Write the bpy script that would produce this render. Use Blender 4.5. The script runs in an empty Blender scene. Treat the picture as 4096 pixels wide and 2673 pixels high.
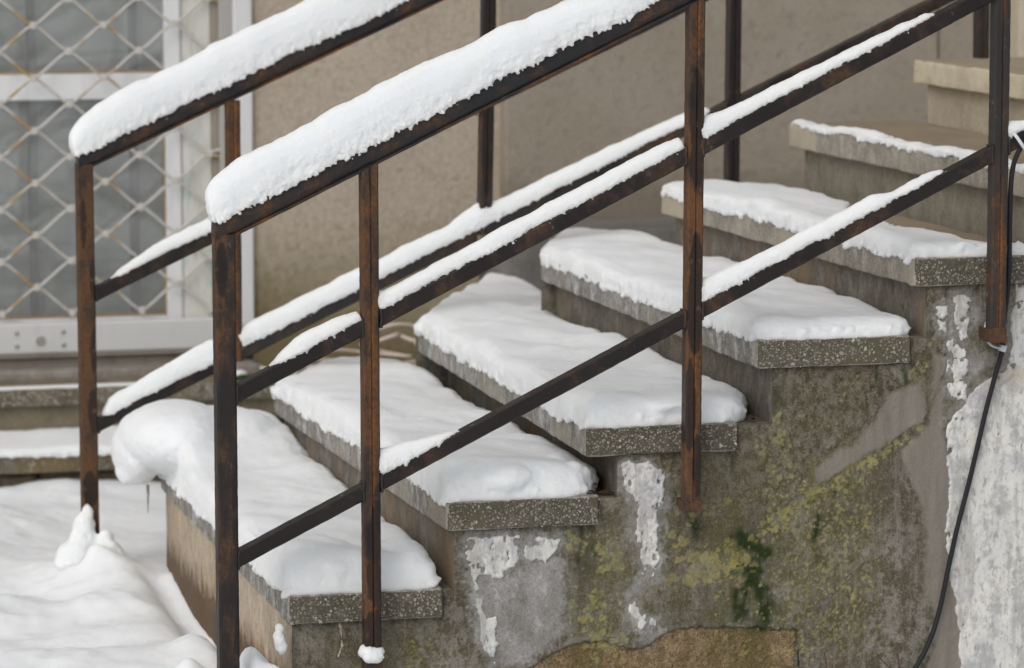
import bpy, bmesh, math, random
import numpy as np
from mathutils import Vector, Matrix

random.seed(7)
RNG = np.random.default_rng(11)
SC = bpy.context.scene
COL = SC.collection

# ------------------------------------------------------------------ camera
PITCH, YAW = math.radians(7.009), math.radians(14.7657)
cam_d = bpy.data.cameras.new('camera')
cam = bpy.data.objects.new('camera', cam_d)
COL.objects.link(cam)
cam.location = (-1.428, -7.072, 1.614)
cam.rotation_euler = (math.pi / 2 - PITCH, 0, -YAW)
cam_d.sensor_width = 36.0
cam_d.lens = 136.13
cam_d.clip_end = 400
cam_d.dof.use_dof = True
cam_d.dof.focus_distance = 7.25
cam_d.dof.aperture_fstop = 5.4
SC.camera = cam

# ------------------------------------------------------------------ sky and sun (overcast)
SUN_EL, SUN_AZ = math.radians(42), math.radians(222)      # azimuth clockwise from +Y
world = bpy.data.worlds.new('World')
SC.world = world
world.use_nodes = True
wn = world.node_tree
wn.nodes.clear()
sky = wn.nodes.new('ShaderNodeTexSky')
sky.sky_type = 'NISHITA'
sky.sun_disc = False
sky.sun_elevation = SUN_EL
sky.sun_rotation = SUN_AZ
sky.air_density = 1.0
sky.dust_density = 4.0
sky.ozone_density = 1.0
hs = wn.nodes.new('ShaderNodeHueSaturation')
hs.inputs['Saturation'].default_value = 0.24
bg = wn.nodes.new('ShaderNodeBackground')
bg.inputs['Strength'].default_value = 0.15
wo = wn.nodes.new('ShaderNodeOutputWorld')
wn.links.new(sky.outputs[0], hs.inputs['Color'])
wn.links.new(hs.outputs[0], bg.inputs[0])
wn.links.new(bg.outputs[0], wo.inputs[0])

sun_d = bpy.data.lights.new('sun', 'SUN')
sun_d.energy = 0.85
sun_d.angle = math.radians(50)
sun_d.color = (1.0, 0.985, 0.962)
sun = bpy.data.objects.new('sun', sun_d)
COL.objects.link(sun)
dirv = Vector((math.sin(SUN_AZ) * math.cos(SUN_EL), math.cos(SUN_AZ) * math.cos(SUN_EL), math.sin(SUN_EL)))
sun.rotation_euler = dirv.to_track_quat('Z', 'Y').to_euler()
sun.location = (-3, -4, 6)

SC.view_settings.view_transform = 'Standard'
SC.view_settings.look = 'None'
SC.view_settings.exposure = -0.46
SC.view_settings.gamma = 1.0
SC.cycles.use_denoising = True
SC.cycles.denoising_prefilter = 'ACCURATE'
SC.cycles.denoising_input_passes = 'RGB_ALBEDO_NORMAL'
SC.view_settings.use_curve_mapping = False

# ------------------------------------------------------------------ numpy noise
def _h(ix, iy, iz, seed):
    h = (ix.astype(np.uint32) * np.uint32(374761393) + iy.astype(np.uint32) * np.uint32(668265263)
         + iz.astype(np.uint32) * np.uint32(2147483647) + np.uint32(seed * 974711 + 13))
    h = (h ^ (h >> np.uint32(13))) * np.uint32(1274126177)
    h = (h ^ (h >> np.uint32(16))) * np.uint32(2246822519)
    h = h ^ (h >> np.uint32(15))
    return h.astype(np.float64) / 4294967295.0 * 2 - 1

def vnoise(P, seed=0):
    P = np.asarray(P, dtype=np.float64)
    F = np.floor(P)
    f = P - F
    I = F.astype(np.int64)
    u = f * f * f * (f * (f * 6 - 15) + 10)
    out = 0
    for dx in (0, 1):
        wx = u[:, 0] if dx else 1 - u[:, 0]
        for dy in (0, 1):
            wy = u[:, 1] if dy else 1 - u[:, 1]
            for dz in (0, 1):
                wz = u[:, 2] if dz else 1 - u[:, 2]
                out = out + wx * wy * wz * _h(I[:, 0] + dx, I[:, 1] + dy, I[:, 2] + dz, seed)
    return out

def fbm(P, freq, octv=3, seed=0, gain=0.5):
    P = np.asarray(P, dtype=np.float64) * freq
    a, s, t = 1.0, 0, 0
    for o in range(octv):
        s = s + a * vnoise(P + 17.3 * o, seed + o)
        t += a
        a *= gain
        P = P * 2.03
    return s / t

def n1(x, freq, seed=0, octv=3):
    x = np.atleast_1d(np.asarray(x, dtype=np.float64))
    return fbm(np.stack([x, x * 0 + 0.37, x * 0 + 0.71], 1), freq, octv, seed)

def sstep(a, b, x):
    t = np.clip((x - a) / (b - a), 0, 1)
    return t * t * (3 - 2 * t)

# ------------------------------------------------------------------ object helpers
def empty(name, label, cat, loc=(0, 0, 0), group=None):
    o = bpy.data.objects.new(name, None)
    o.empty_display_size = 0.1
    COL.objects.link(o)
    o.location = loc
    tag(o, label, cat, group)
    return o

def tag(o, label=None, cat=None, group=None, kind=None):
    if label: o['label'] = label
    if cat: o['category'] = cat
    if group: o['group'] = group
    if kind: o['kind'] = kind
    return o

def wpos(o):
    p = Vector((0, 0, 0))
    while o is not None:
        p += o.location
        o = o.parent
    return p

def link(name, me, m=None, parent=None, at=None):
    """links a mesh whose vertices are in world coordinates (or relative to AT)"""
    o = bpy.data.objects.new(name, me)
    COL.objects.link(o)
    base = Vector(at) if at is not None else Vector((0, 0, 0))
    if parent is not None:
        o.parent = parent
        o.location = base - wpos(parent)
    else:
        o.location = base
    if m is not None:
        me.materials.clear()
        me.materials.append(m)
    return o

def smooth(me, on=True):
    me.polygons.foreach_set('use_smooth', np.full(len(me.polygons), on, dtype=bool))
    me.update()

def mesh_np(V, Fc, name='mesh'):
    me = bpy.data.meshes.new(name)
    me.from_pydata([tuple(v) for v in np.asarray(V, dtype=float)], [], [tuple(int(k) for k in f) for f in Fc])
    me.update()
    return me

def fast_quads(V, Q, name='mesh'):
    """big all-quad mesh from arrays"""
    me = bpy.data.meshes.new(name)
    V = np.ascontiguousarray(V, dtype=np.float32)
    Q = np.ascontiguousarray(Q, dtype=np.int32)
    me.vertices.add(len(V))
    me.vertices.foreach_set('co', V.ravel())
    me.loops.add(Q.size)
    me.loops.foreach_set('vertex_index', Q.ravel())
    me.polygons.add(len(Q))
    me.polygons.foreach_set('loop_start', np.arange(0, Q.size, 4, dtype=np.int32))
    me.polygons.foreach_set('loop_total', np.full(len(Q), 4, dtype=np.int32))
    me.update(calc_edges=True)
    me.validate()
    return me

def fattr(me, name, arr):
    a = me.attributes.new(name, 'FLOAT', 'POINT')
    a.data.foreach_set('value', np.ascontiguousarray(arr, dtype=np.float32))

def grid_idx(n, m, off=0):
    i = np.arange(n - 1)[:, None]
    j = np.arange(m - 1)[None, :]
    a = (i * m + j + off).ravel()
    return np.stack([a, a + m, a + m + 1, a + 1], 1)

def box(name, b, m, parent=None, bevel=0.003, at=None, seg=2):
    x0, x1, y0, y1, z0, z1 = b
    bm = bmesh.new()
    vs = [bm.verts.new(p) for p in [(x0, y0, z0), (x1, y0, z0), (x1, y1, z0), (x0, y1, z0), (x0, y0, z1), (x1, y0, z1), (x1, y1, z1), (x0, y1, z1)]]
    for f in [(0, 3, 2, 1), (4, 5, 6, 7), (0, 1, 5, 4), (1, 2, 6, 5), (2, 3, 7, 6), (3, 0, 4, 7)]:
        bm.faces.new([vs[k] for k in f])
    if bevel > 0:
        bmesh.ops.bevel(bm, geom=list(bm.edges), offset=bevel, segments=seg, affect='EDGES', profile=0.6)
    me = bpy.data.meshes.new(name)
    bm.to_mesh(me)
    bm.free()
    return link(name, me, m, parent, at)

def sweep(rings, closed_caps=True):
    """rings: array (k, n, 3) -> V, F (quads and two cap n-gons)"""
    R = np.asarray(rings, dtype=float)
    k, n, _ = R.shape
    V = R.reshape(-1, 3)
    Fc = []
    for a in range(k - 1):
        for b in range(n):
            c = (b + 1) % n
            Fc.append((a * n + b, a * n + c, (a + 1) * n + c, (a + 1) * n + b))
    if closed_caps:
        Fc.append(tuple(range(n - 1, -1, -1)))
        Fc.append(tuple(range((k - 1) * n, k * n)))
    return V, Fc

def fix_normals(me):
    bm = bmesh.new()
    bm.from_mesh(me)
    bmesh.ops.recalc_face_normals(bm, faces=bm.faces)
    bm.to_mesh(me)
    bm.free()

def tube_mesh(pts, r, n=8, sub=6, flat=1.0):
    """a round tube along a Catmull-Rom curve through PTS"""
    P = np.asarray(pts, float)
    E = np.vstack([2 * P[0] - P[1], P, 2 * P[-1] - P[-2]])
    out = []
    for i in range(1, len(E) - 2):
        for s in range(sub):
            t = s / sub
            a, b, c, d = E[i - 1], E[i], E[i + 1], E[i + 2]
            out.append(0.5 * ((2 * b) + (c - a) * t + (2 * a - 5 * b + 4 * c - d) * t * t + (3 * b - a - 3 * c + d) * t ** 3))
    out.append(P[-1])
    C = np.array(out)
    T = np.gradient(C, axis=0)
    T /= np.linalg.norm(T, axis=1)[:, None] + 1e-12
    ref = np.array([0.13, 0.97, 0.21])
    rings = []
    for c, t in zip(C, T):
        u = np.cross(t, ref); u /= np.linalg.norm(u) + 1e-9
        v = np.cross(t, u)
        a = np.linspace(0, 2 * math.pi, n, endpoint=False)
        rings.append(c + r * (np.cos(a)[:, None] * u + flat * np.sin(a)[:, None] * v))
    V, Fc = sweep(rings)
    me = mesh_np(V, Fc)
    fix_normals(me)
    smooth(me)
    return me

ICO = {}
def ico(sub):
    if sub not in ICO:
        bm = bmesh.new()
        bmesh.ops.create_icosphere(bm, subdivisions=sub, radius=1.0)
        bm.verts.ensure_lookup_table()
        ICO[sub] = (np.array([v.co[:] for v in bm.verts]), [tuple(v.index for v in f.verts) for f in bm.faces])
        bm.free()
    return ICO[sub]

class Soup:
    def __init__(s):
        s.V, s.F, s.n = [], [], 0
    def add(s, V, Fc):
        V = np.asarray(V, float)
        s.V.append(V)
        s.F += [tuple(k + s.n for k in f) for f in Fc]
        s.n += len(V)
    def ball(s, c, r, sub=2):
        V, Fc = ico(sub)
        s.add(V * np.asarray(r) + np.asarray(c), Fc)
    def mesh(s, name='mesh'):
        return mesh_np(np.vstack(s.V), s.F, name)

# ------------------------------------------------------------------ materials
class M:
    def __init__(s, name, rough=0.85, spec=0.3):
        s.m = bpy.data.materials.new(name)
        s.m.use_nodes = True
        s.t = s.m.node_tree
        s.b = s.t.nodes['Principled BSDF']
        s.b.inputs['Roughness'].default_value = rough
        s.b.inputs['Specular IOR Level'].default_value = spec
        s.tc = s.t.nodes.new('ShaderNodeTexCoord')
    def put(s, sock, v):
        if hasattr(v, 'links') or isinstance(v, bpy.types.NodeSocket):
            s.t.links.new(v, sock)
        elif isinstance(v, (tuple, list)) and len(v) == 3 and sock.type == 'RGBA':
            sock.default_value = (*v, 1)
        elif sock.type == 'RGBA' and isinstance(v, (int, float)):
            sock.default_value = (v, v, v, 1)
        else:
            sock.default_value = v
    def vec(s, scale=(1, 1, 1), src='Object', loc=(0, 0, 0)):
        n = s.t.nodes.new('ShaderNodeMapping')
        n.inputs['Scale'].default_value = scale
        n.inputs['Location'].default_value = loc
        s.t.links.new(s.tc.outputs[src], n.inputs['Vector'])
        return n.outputs[0]
    def noise(s, scale, detail=4, rough=0.55, vec=None, dist=0.0):
        n = s.t.nodes.new('ShaderNodeTexNoise')
        n.inputs['Scale'].default_value = scale
        n.inputs['Detail'].default_value = detail
        n.inputs['Roughness'].default_value = rough
        n.inputs['Distortion'].default_value = dist
        s.t.links.new(vec if vec is not None else s.tc.outputs['Object'], n.inputs['Vector'])
        return n.outputs['Fac']
    def voro(s, scale, vec=None, feature='F1', out='Distance', rand=1.0):
        n = s.t.nodes.new('ShaderNodeTexVoronoi')
        n.feature = feature
        n.inputs['Scale'].default_value = scale
        n.inputs['Randomness'].default_value = rand
        s.t.links.new(vec if vec is not None else s.tc.outputs['Object'], n.inputs['Vector'])
        return n.outputs[out]
    def ramp(s, fac, stops, interp='LINEAR'):
        n = s.t.nodes.new('ShaderNodeValToRGB')
        n.color_ramp.interpolation = interp
        el = n.color_ramp.elements
        while len(el) < len(stops):
            el.new(0.5)
        for e, (p, c) in zip(el, stops):
            e.position = p
            e.color = (c, c, c, 1) if isinstance(c, (int, float)) else (*c, 1)
        s.put(n.inputs[0], fac)
        return n.outputs[0]
    def mix(s, fac, a, b, mode='MIX'):
        n = s.t.nodes.new('ShaderNodeMix')
        n.data_type = 'RGBA'
        n.blend_type = mode
        s.put(n.inputs[0], fac)
        s.put(n.inputs[6], a)
        s.put(n.inputs[7], b)
        return n.outputs[2]
    def math(s, op, a, b=0.0, clamp=False):
        n = s.t.nodes.new('ShaderNodeMath')
        n.operation = op
        n.use_clamp = clamp
        s.put(n.inputs[0], a)
        s.put(n.inputs[1], b)
        return n.outputs[0]
    def attr(s, name):
        n = s.t.nodes.new('ShaderNodeAttribute')
        n.attribute_name = name
        return n.outputs['Fac']
    def sep(s, axis):
        n = s.t.nodes.new('ShaderNodeSeparateXYZ')
        s.t.links.new(s.tc.outputs['Object'], n.inputs[0])
        return n.outputs[axis]
    def bump(s, h, strength=0.5, dist=0.002, normal=None):
        n = s.t.nodes.new('ShaderNodeBump')
        n.inputs['Strength'].default_value = strength
        n.inputs['Distance'].default_value = dist
        s.put(n.inputs['Height'], h)
        if normal is not None:
            s.t.links.new(normal, n.inputs['Normal'])
        return n.outputs[0]
    def out(s, color=None, rough=None, normal=None, metal=None):
        if color is not None: s.put(s.b.inputs['Base Color'], color)
        if rough is not None: s.put(s.b.inputs['Roughness'], rough)
        if normal is not None: s.put(s.b.inputs['Normal'], normal)
        if metal is not None: s.put(s.b.inputs['Metallic'], metal)
        return s.m

def snow_mat(name='snow', tint=(0.885, 0.91, 0.935), grain=1.0):
    k = M(name, 0.8, 0.15)
    g = k.noise(600, 3, 0.75)
    c = k.noise(120, 4, 0.75)
    n = k.bump(g, 0.8 * grain, 0.0014, k.bump(c, 0.6 * grain, 0.0032))
    k.b.inputs['Subsurface Weight'].default_value = 0.7
    k.b.inputs['Subsurface Radius'].default_value = (0.024, 0.027, 0.032)
    k.b.inputs['Subsurface Scale'].default_value = 0.8
    return k.out(tint, normal=n)

def rust_mat(name, amount, dark=(0.020, 0.0155, 0.0145), vertical=True, sheen=0.5, orange=1.0):
    """old painted steel going to rust: AMOUNT shifts the share of bare rust"""
    k = M(name, 0.5, 0.3)
    st = k.vec((1, 1, 0.42) if vertical else (0.6, 1, 0.6))
    a = k.noise(36, 8, 0.72, st)
    b = k.noise(170, 5, 0.7, k.vec((1, 1, 0.7)))
    big = k.noise(8, 3, 0.5, k.vec((1, 1, 0.45)))
    lvl = k.math('ADD', k.math('MULTIPLY', a, 0.75), k.math('MULTIPLY', big, 0.45))
    lvl = k.math('ADD', lvl, amount - 0.6)
    f1 = k.ramp(lvl, [(0.42, 0.0), (0.60, 1.0)])
    f2 = k.ramp(k.math('ADD', lvl, k.math('MULTIPLY', b, 0.35)), [(0.70, 0.0), (0.90, 1.0)])
    brown = k.mix(k.ramp(b, [(0.3, 0.0), (0.7, 1.0)]), (0.042, 0.025, 0.0175), (0.098, 0.054, 0.031))
    col = k.mix(f1, dark, brown)
    col = k.mix(k.math('MULTIPLY', f2, 0.55 * orange), col, (0.19, 0.078, 0.024))
    steel = k.ramp(k.noise(70, 5, 0.7, k.vec((1, 1, 0.5), loc=(3, 1, 7))), [(0.645, 0.0), (0.69, 1.0)])
    col = k.mix(k.math('MULTIPLY', steel, 0.45), col, (0.105, 0.105, 0.115))
    fl = k.voro(52, k.vec((1, 1, 1), loc=(2, 3, 1)), out='Color')
    fd = k.voro(52, k.vec((1, 1, 1), loc=(2, 3, 1)))
    fm = k.math('MULTIPLY', k.ramp(fl, [(0.80, 0.0), (0.82, 1.0)]), k.ramp(k.math('ADD', fd, k.math('MULTIPLY', b, 0.35)), [(0.36, 1.0), (0.42, 0.0)]))
    col = k.mix(k.math('MULTIPLY', fm, 0.55), col, (0.20, 0.20, 0.21))
    seam = k.attr('streak')
    col = k.mix(k.math('MULTIPLY', seam, k.ramp(b, [(0.35, 0.1), (0.62, 1.0)])), col, (0.24, 0.085, 0.016))
    wet = k.attr('wet')
    col = k.mix(k.math('MULTIPLY', wet, 0.8), col, (0.014, 0.010, 0.0095))
    rg = k.mix(f1, sheen, 0.78)
    rg = k.mix(wet, rg, 0.42)
    nm = k.bump(k.noise(300, 4, 0.7), 0.4, 0.001, k.bump(a, 0.3, 0.002))
    return k.out(col, rough=rg, normal=nm)

def concrete_mat(name, base, light, dark, streak=0.5, speck=0.0, warm=None, topdark=None, cream_from=None, foot=None):
    k = M(name, 0.9, 0.2)
    s1 = k.noise(26, 7, 0.72, k.vec((1, 1, 0.60)))
    s2 = k.noise(60, 6, 0.75, k.vec((1, 1, 0.50), loc=(4, 2, 1)))
    b = k.noise(7, 5, 0.6)
    g = k.noise(330, 3, 0.75)
    g2 = k.noise(150, 4, 0.75, k.vec(loc=(7, 1, 3)))
    col = k.mix(k.ramp(b, [(0.35, 0.0), (0.65, 1.0)]), base, tuple(0.70 * c for c in base))
    col = k.mix(k.math('MULTIPLY', k.ramp(s1, [(0.47, 0.0), (0.64, 1.0)]), streak), col, light)
    col = k.mix(k.math('MULTIPLY', k.ramp(s2, [(0.50, 0.0), (0.66, 1.0)]), streak), col, dark)
    col = k.mix(k.ramp(g2, [(0.52, 0.0), (0.70, 0.65)]), col, tuple(0.45 * c for c in base))
    col = k.mix(k.ramp(g2, [(0.30, 0.55), (0.46, 0.0)]), col, light)
    if warm is not None:
        col = k.mix(k.ramp(k.noise(4.5, 3, 0.6, k.vec((1, 1, 0.5), loc=(9, 3, 2))), [(0.5, 0.0), (0.66, 0.8)]), col, warm)
    if speck > 0:
        p = k.voro(170, out='Color')
        d = k.voro(170)
        sel = k.ramp(p, [(0.60, 0.0), (0.64, 1.0)])
        dd = k.ramp(d, [(0.30, 1.0), (0.42, 0.0)])
        col = k.mix(k.math('MULTIPLY', k.math('MULTIPLY', sel, dd), speck), col, (0.52, 0.49, 0.44))
    if cream_from is not None:
        yy = k.math('ADD', k.sep(1), k.math('MULTIPLY', k.noise(14, 3, 0.6, k.vec(loc=(2, 6, 1))), 0.22))
        col = k.mix(k.ramp(k.math('SUBTRACT', yy, cream_from), [(0.10, 0.0), (0.13, 0.75)]), col, (0.52, 0.46, 0.35))
    if foot is not None:
        zz = k.math('ADD', k.math('SUBTRACT', k.sep(2), k.math('MULTIPLY', s1, 0.22)), 0.10)
        col = k.mix(k.ramp(zz, [(0.02, 0.85), (0.07, 0.0)]), col, foot)
    if topdark is not None:
        geo = k.t.nodes.new('ShaderNodeNewGeometry')
        sp = k.t.nodes.new('ShaderNodeSeparateXYZ')
        k.t.links.new(geo.outputs['True Normal'], sp.inputs[0])
        col = k.mix(k.ramp(sp.outputs[2], [(0.6, 0.0), (0.8, 1.0)]), col, topdark if not isinstance(topdark, tuple) else k.mix(k.noise(14, 4, 0.6, k.vec((1, .35, 1))), topdark, tuple(0.62 * c for c in topdark)))
    col = k.mix(k.ramp(g, [(0.50, 0.0), (0.72, 0.6)]), col, tuple(0.45 * c for c in base))
    nm = k.bump(g, 0.6, 0.0015, k.bump(s2, 0.35, 0.002))
    return k.out(col, normal=nm)

MS = snow_mat()
MS2 = snow_mat('ground_snow', (0.87, 0.895, 0.92), 0.8)
M_RAIL = rust_mat('rail_steel', 0.43, dark=(0.017, 0.0125, 0.012), vertical=False, sheen=0.5, orange=0.5)
M_HAND = rust_mat('handrail_steel', 0.46, dark=(0.020, 0.019, 0.021), vertical=False, sheen=0.38)
M_POST = rust_mat('post_rust', 0.585)
M_NEWEL = rust_mat('newel_rust', 0.47)
M_NEWEL_FAR = rust_mat('far_newel_rust', 0.62, orange=0.7)
M_POST_DARK = rust_mat('post_dark', 0.44, dark=(0.027, 0.025, 0.024))
M_TREAD = concrete_mat('tread_concrete', (0.29, 0.27, 0.24), (0.60, 0.59, 0.58), (0.12, 0.105, 0.085), 0.95, 0.4, warm=(0.36, 0.32, 0.25))
M_TREAD_HIGH = concrete_mat('tread_concrete_dry', (0.34, 0.305, 0.255), (0.50, 0.47, 0.42), (0.19, 0.16, 0.12), 0.7, 0.5, warm=(0.42, 0.37, 0.29), topdark=(0.37, 0.295, 0.21), cream_from=1.42)
M_TREAD_CREAM = concrete_mat('tread_cream', (0.70, 0.62, 0.46), (0.76, 0.69, 0.55), (0.55, 0.46, 0.33), 0.5, 0.15, topdark=(0.43, 0.35, 0.255))
M_END = concrete_mat('aggregate_matrix', (0.125, 0.11, 0.083), (0.19, 0.17, 0.13), (0.06, 0.052, 0.037), 0.6, 0.5, warm=(0.11, 0.10, 0.06))
M_RISER = concrete_mat('riser_concrete', (0.20, 0.175, 0.14), (0.30, 0.28, 0.25), (0.085, 0.07, 0.05), 0.8, 0.0, warm=(0.24, 0.17, 0.105))
M_RISER_WARM = concrete_mat('riser_brown', (0.56, 0.46, 0.345), (0.62, 0.55, 0.46), (0.30, 0.21, 0.125), 0.8, 0.0, warm=(0.47, 0.33, 0.20), foot=(0.085, 0.045, 0.02))
M_RISER_DRY = concrete_mat('riser_dry', (0.31, 0.275, 0.215), (0.38, 0.35, 0.29), (0.18, 0.145, 0.10), 0.6, 0.0)
M_RISER_CREAM = concrete_mat('riser_cream', (0.55, 0.48, 0.36), (0.60, 0.54, 0.43), (0.42, 0.35, 0.25), 0.4, 0.0)
M_STEPSTONE = concrete_mat('doorstep_concrete', (0.17, 0.145, 0.105), (0.30, 0.28, 0.25), (0.06, 0.05, 0.035), 0.6, 1.0, warm=(0.20, 0.14, 0.06))
M_STEPRISER = concrete_mat('doorstep_riser', (0.23, 0.195, 0.135), (0.30, 0.27, 0.21), (0.12, 0.09, 0.05), 0.5, 0.0)
M_SILL = concrete_mat('sill_stone', (0.30, 0.27, 0.235), (0.42, 0.40, 0.37), (0.16, 0.13, 0.10), 0.6, 0.0)
M_FOOTSTONE = concrete_mat('foot_stone', (0.13, 0.105, 0.075), (0.18, 0.155, 0.12), (0.06, 0.05, 0.035), 0.6, 0.0)
M_LEDGE = concrete_mat('ledge_concrete', (0.21, 0.195, 0.175), (0.26, 0.25, 0.235), (0.12, 0.11, 0.095), 0.3, 0.0)

def stucco_mat(name, a, b, grain, base_stain):
    k = M(name, 0.92, 0.15)
    big = k.noise(3.2, 4, 0.6)
    mid = k.noise(38, 5, 0.68)
    fine = k.noise(grain, 4, 0.7)
    col = k.mix(k.ramp(big, [(0.3, 0.0), (0.7, 1.0)]), a, b)
    col = k.mix(k.ramp(mid, [(0.52, 0.0), (0.68, 0.6)]), col, tuple(0.66 * c for c in a))
    gr = 0.5 if base_stain else 0.25
    col = k.mix(k.ramp(fine, [(0.50, 0.0), (0.68, gr)]), col, tuple(0.58 * c for c in a))
    col = k.mix(k.ramp(fine, [(0.32, gr), (0.46, 0.0)]), col, tuple(min(0.8, 1.3 * c) for c in a))
    spot = k.ramp(k.noise(24, 6, 0.75, k.vec((1, 1, 0.8), loc=(4, 1, 6))), [(0.60, 0.0), (0.68, 0.5)])
    col = k.mix(spot, col, tuple(0.62 * c for c in b))
    z = k.sep(2)
    if base_stain:
        zz = k.math('ADD', z, k.math('MULTIPLY', mid, -0.22))
        low = k.ramp(k.math('ADD', zz, k.math('MULTIPLY', k.math('SUBTRACT', k.sep(0), 0.6), 0.30)), [(0.24, 1.0), (0.42, 0.0)])
        col = k.mix(k.math('MULTIPLY', low, 0.85), col, k.mix(fine, (0.10, 0.062, 0.03), (0.22, 0.17, 0.11)))
        low2 = k.ramp(k.math('ADD', k.math('ADD', z, k.math('MULTIPLY', k.sep(0), -0.10)), k.math('MULTIPLY', mid, -0.2)), [(0.30, 1.0), (0.44, 0.0)])
        col = k.mix(k.math('MULTIPLY', low2, 0.45), col, (0.19, 0.165, 0.07))
    else:
        low = k.ramp(k.math('ADD', z, k.math('MULTIPLY', mid, -0.10)), [(0.62, 1.0), (0.70, 0.0)])
        col = k.mix(k.math('MULTIPLY', low, 0.6), col, (0.18, 0.155, 0.115))
    nm = k.bump(fine, 0.7, 0.004, k.bump(k.noise(70, 4, 0.6), 0.6, 0.006))
    return k.out(col, normal=nm)

M_WALL_A = stucco_mat('stucco_coarse', (0.50, 0.43, 0.35), (0.42, 0.355, 0.28), 75, True)
M_WALL_B = stucco_mat('stucco_fine', (0.375, 0.325, 0.268), (0.325, 0.278, 0.222), 160, False)
M_WALL_C = stucco_mat('stucco_cream', (0.62, 0.55, 0.43), (0.58, 0.51, 0.395), 190, False)

def paint_mat(name, c, dirt=(0.30, 0.27, 0.23), amt=0.35, rough=0.5, teal=False):
    k = M(name, rough, 0.4)
    a = k.noise(18, 5, 0.65, k.vec((1, 1, 0.25)))
    col = k.mix(k.math('MULTIPLY', k.ramp(a, [(0.5, 0.0), (0.75, 1.0)]), amt), c, dirt)
    if teal:
        t = k.ramp(k.noise(30, 5, 0.7, k.vec((1, 1, 0.4), loc=(2, 5, 3))), [(0.56, 0.0), (0.64, 1.0)])
        col = k.mix(k.math('MULTIPLY', t, 0.55), col, (0.32, 0.56, 0.53))
        w = k.ramp(k.noise(46, 5, 0.7, k.vec((1, 1, 0.2), loc=(7, 5, 3))), [(0.58, 0.0), (0.66, 1.0)])
        col = k.mix(k.math('MULTIPLY', w, 0.6), col, (0.36, 0.32, 0.26))
    nm = k.bump(k.noise(120, 3, 0.6), 0.15, 0.001)
    return k.out(col, normal=nm)

M_WHITE = paint_mat('white_door_paint', (0.78, 0.785, 0.79), amt=0.25)
M_JAMB = paint_mat('white_jamb_paint', (0.70, 0.70, 0.70), amt=0.2)
M_OLDPAINT = paint_mat('flaking_paint', (0.66, 0.65, 0.60), amt=0.6, teal=True)
M_BROWNSTRIP = paint_mat('brown_strip', (0.30, 0.26, 0.21), amt=0.7)
M_CHANNEL = paint_mat('grey_channel', (0.40, 0.385, 0.36), amt=0.6)
M_GREYBAR = paint_mat('grey_bar', (0.62, 0.62, 0.615), amt=0.3, rough=0.45)
M_PUTTY = paint_mat('ochre_putty', (0.34, 0.25, 0.15), dirt=(0.45, 0.38, 0.28), amt=0.7)
M_THRESH = paint_mat('threshold_metal', (0.27, 0.235, 0.20), dirt=(0.14, 0.11, 0.08), amt=0.7)

def grille_mat():
    k = M('grille_paint', 0.5, 0.4)
    a = k.noise(7.5, 3, 0.55)
    b = k.noise(40, 4, 0.6)
    col = k.mix(k.ramp(b, [(0.4, 0.0), (0.8, 0.6)]), (0.56, 0.54, 0.515), (0.40, 0.36, 0.32))
    r = k.ramp(k.math('ADD', a, k.math('MULTIPLY', b, 0.18)), [(0.64, 0.0), (0.70, 1.0)])
    col = k.mix(r, col, k.mix(b, (0.36, 0.22, 0.08), (0.46, 0.33, 0.17)))
    return k.out(col)
M_GRILLE = grille_mat()
M_CLIP = paint_mat('clip_paint', (0.58, 0.565, 0.54), dirt=(0.45, 0.33, 0.16), amt=0.4)

def glass_mat():
    k = M('door_glass')
    t = k.t
    tr = t.nodes.new('ShaderNodeBsdfTransparent')
    tr.inputs[0].default_value = (0.95, 0.965, 0.955, 1)
    gl = t.nodes.new('ShaderNodeBsdfGlossy')
    gl.inputs['Roughness'].default_value = 0.03
    fr = t.nodes.new('ShaderNodeFresnel')
    fr.inputs[0].default_value = 1.5
    mx = t.nodes.new('ShaderNodeMixShader')
    t.links.new(k.math('ADD', k.math('MULTIPLY', fr.outputs[0], 1.2), 0.03, True), mx.inputs[0])
    t.links.new(tr.outputs[0], mx.inputs[1])
    t.links.new(gl.outputs[0], mx.inputs[2])
    df = t.nodes.new('ShaderNodeBsdfDiffuse')
    t.links.new(k.mix(k.noise(14, 5, 0.65, k.vec((1, 1, 0.3))), (0.62, 0.64, 0.635), (0.80, 0.82, 0.815)), df.inputs[0])
    m2 = t.nodes.new('ShaderNodeMixShader')
    m2.inputs[0].default_value = 0.20          # pale diffuse haze mixed in to lift the brightness of the panes
    t.links.new(mx.outputs[0], m2.inputs[1])
    t.links.new(df.outputs[0], m2.inputs[2])
    t.links.new(m2.outputs[0], t.nodes['Material Output'].inputs[0])
    return k.m
M_GLASS = glass_mat()

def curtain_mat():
    k = M('curtain_painted_reflections', 0.9, 0.1)
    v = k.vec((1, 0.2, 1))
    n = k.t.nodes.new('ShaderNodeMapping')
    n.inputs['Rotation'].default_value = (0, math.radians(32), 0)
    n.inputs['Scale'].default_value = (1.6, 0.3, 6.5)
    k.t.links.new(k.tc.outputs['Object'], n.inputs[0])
    w = k.noise(1.5, 3, 0.5, n.outputs[0], 0.7)  # diagonal bands: reflections in the door glass, painted into the curtain colour
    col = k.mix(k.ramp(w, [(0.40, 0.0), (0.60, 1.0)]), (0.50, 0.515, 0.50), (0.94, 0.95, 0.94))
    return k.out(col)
M_CURTAIN = curtain_mat()

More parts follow.
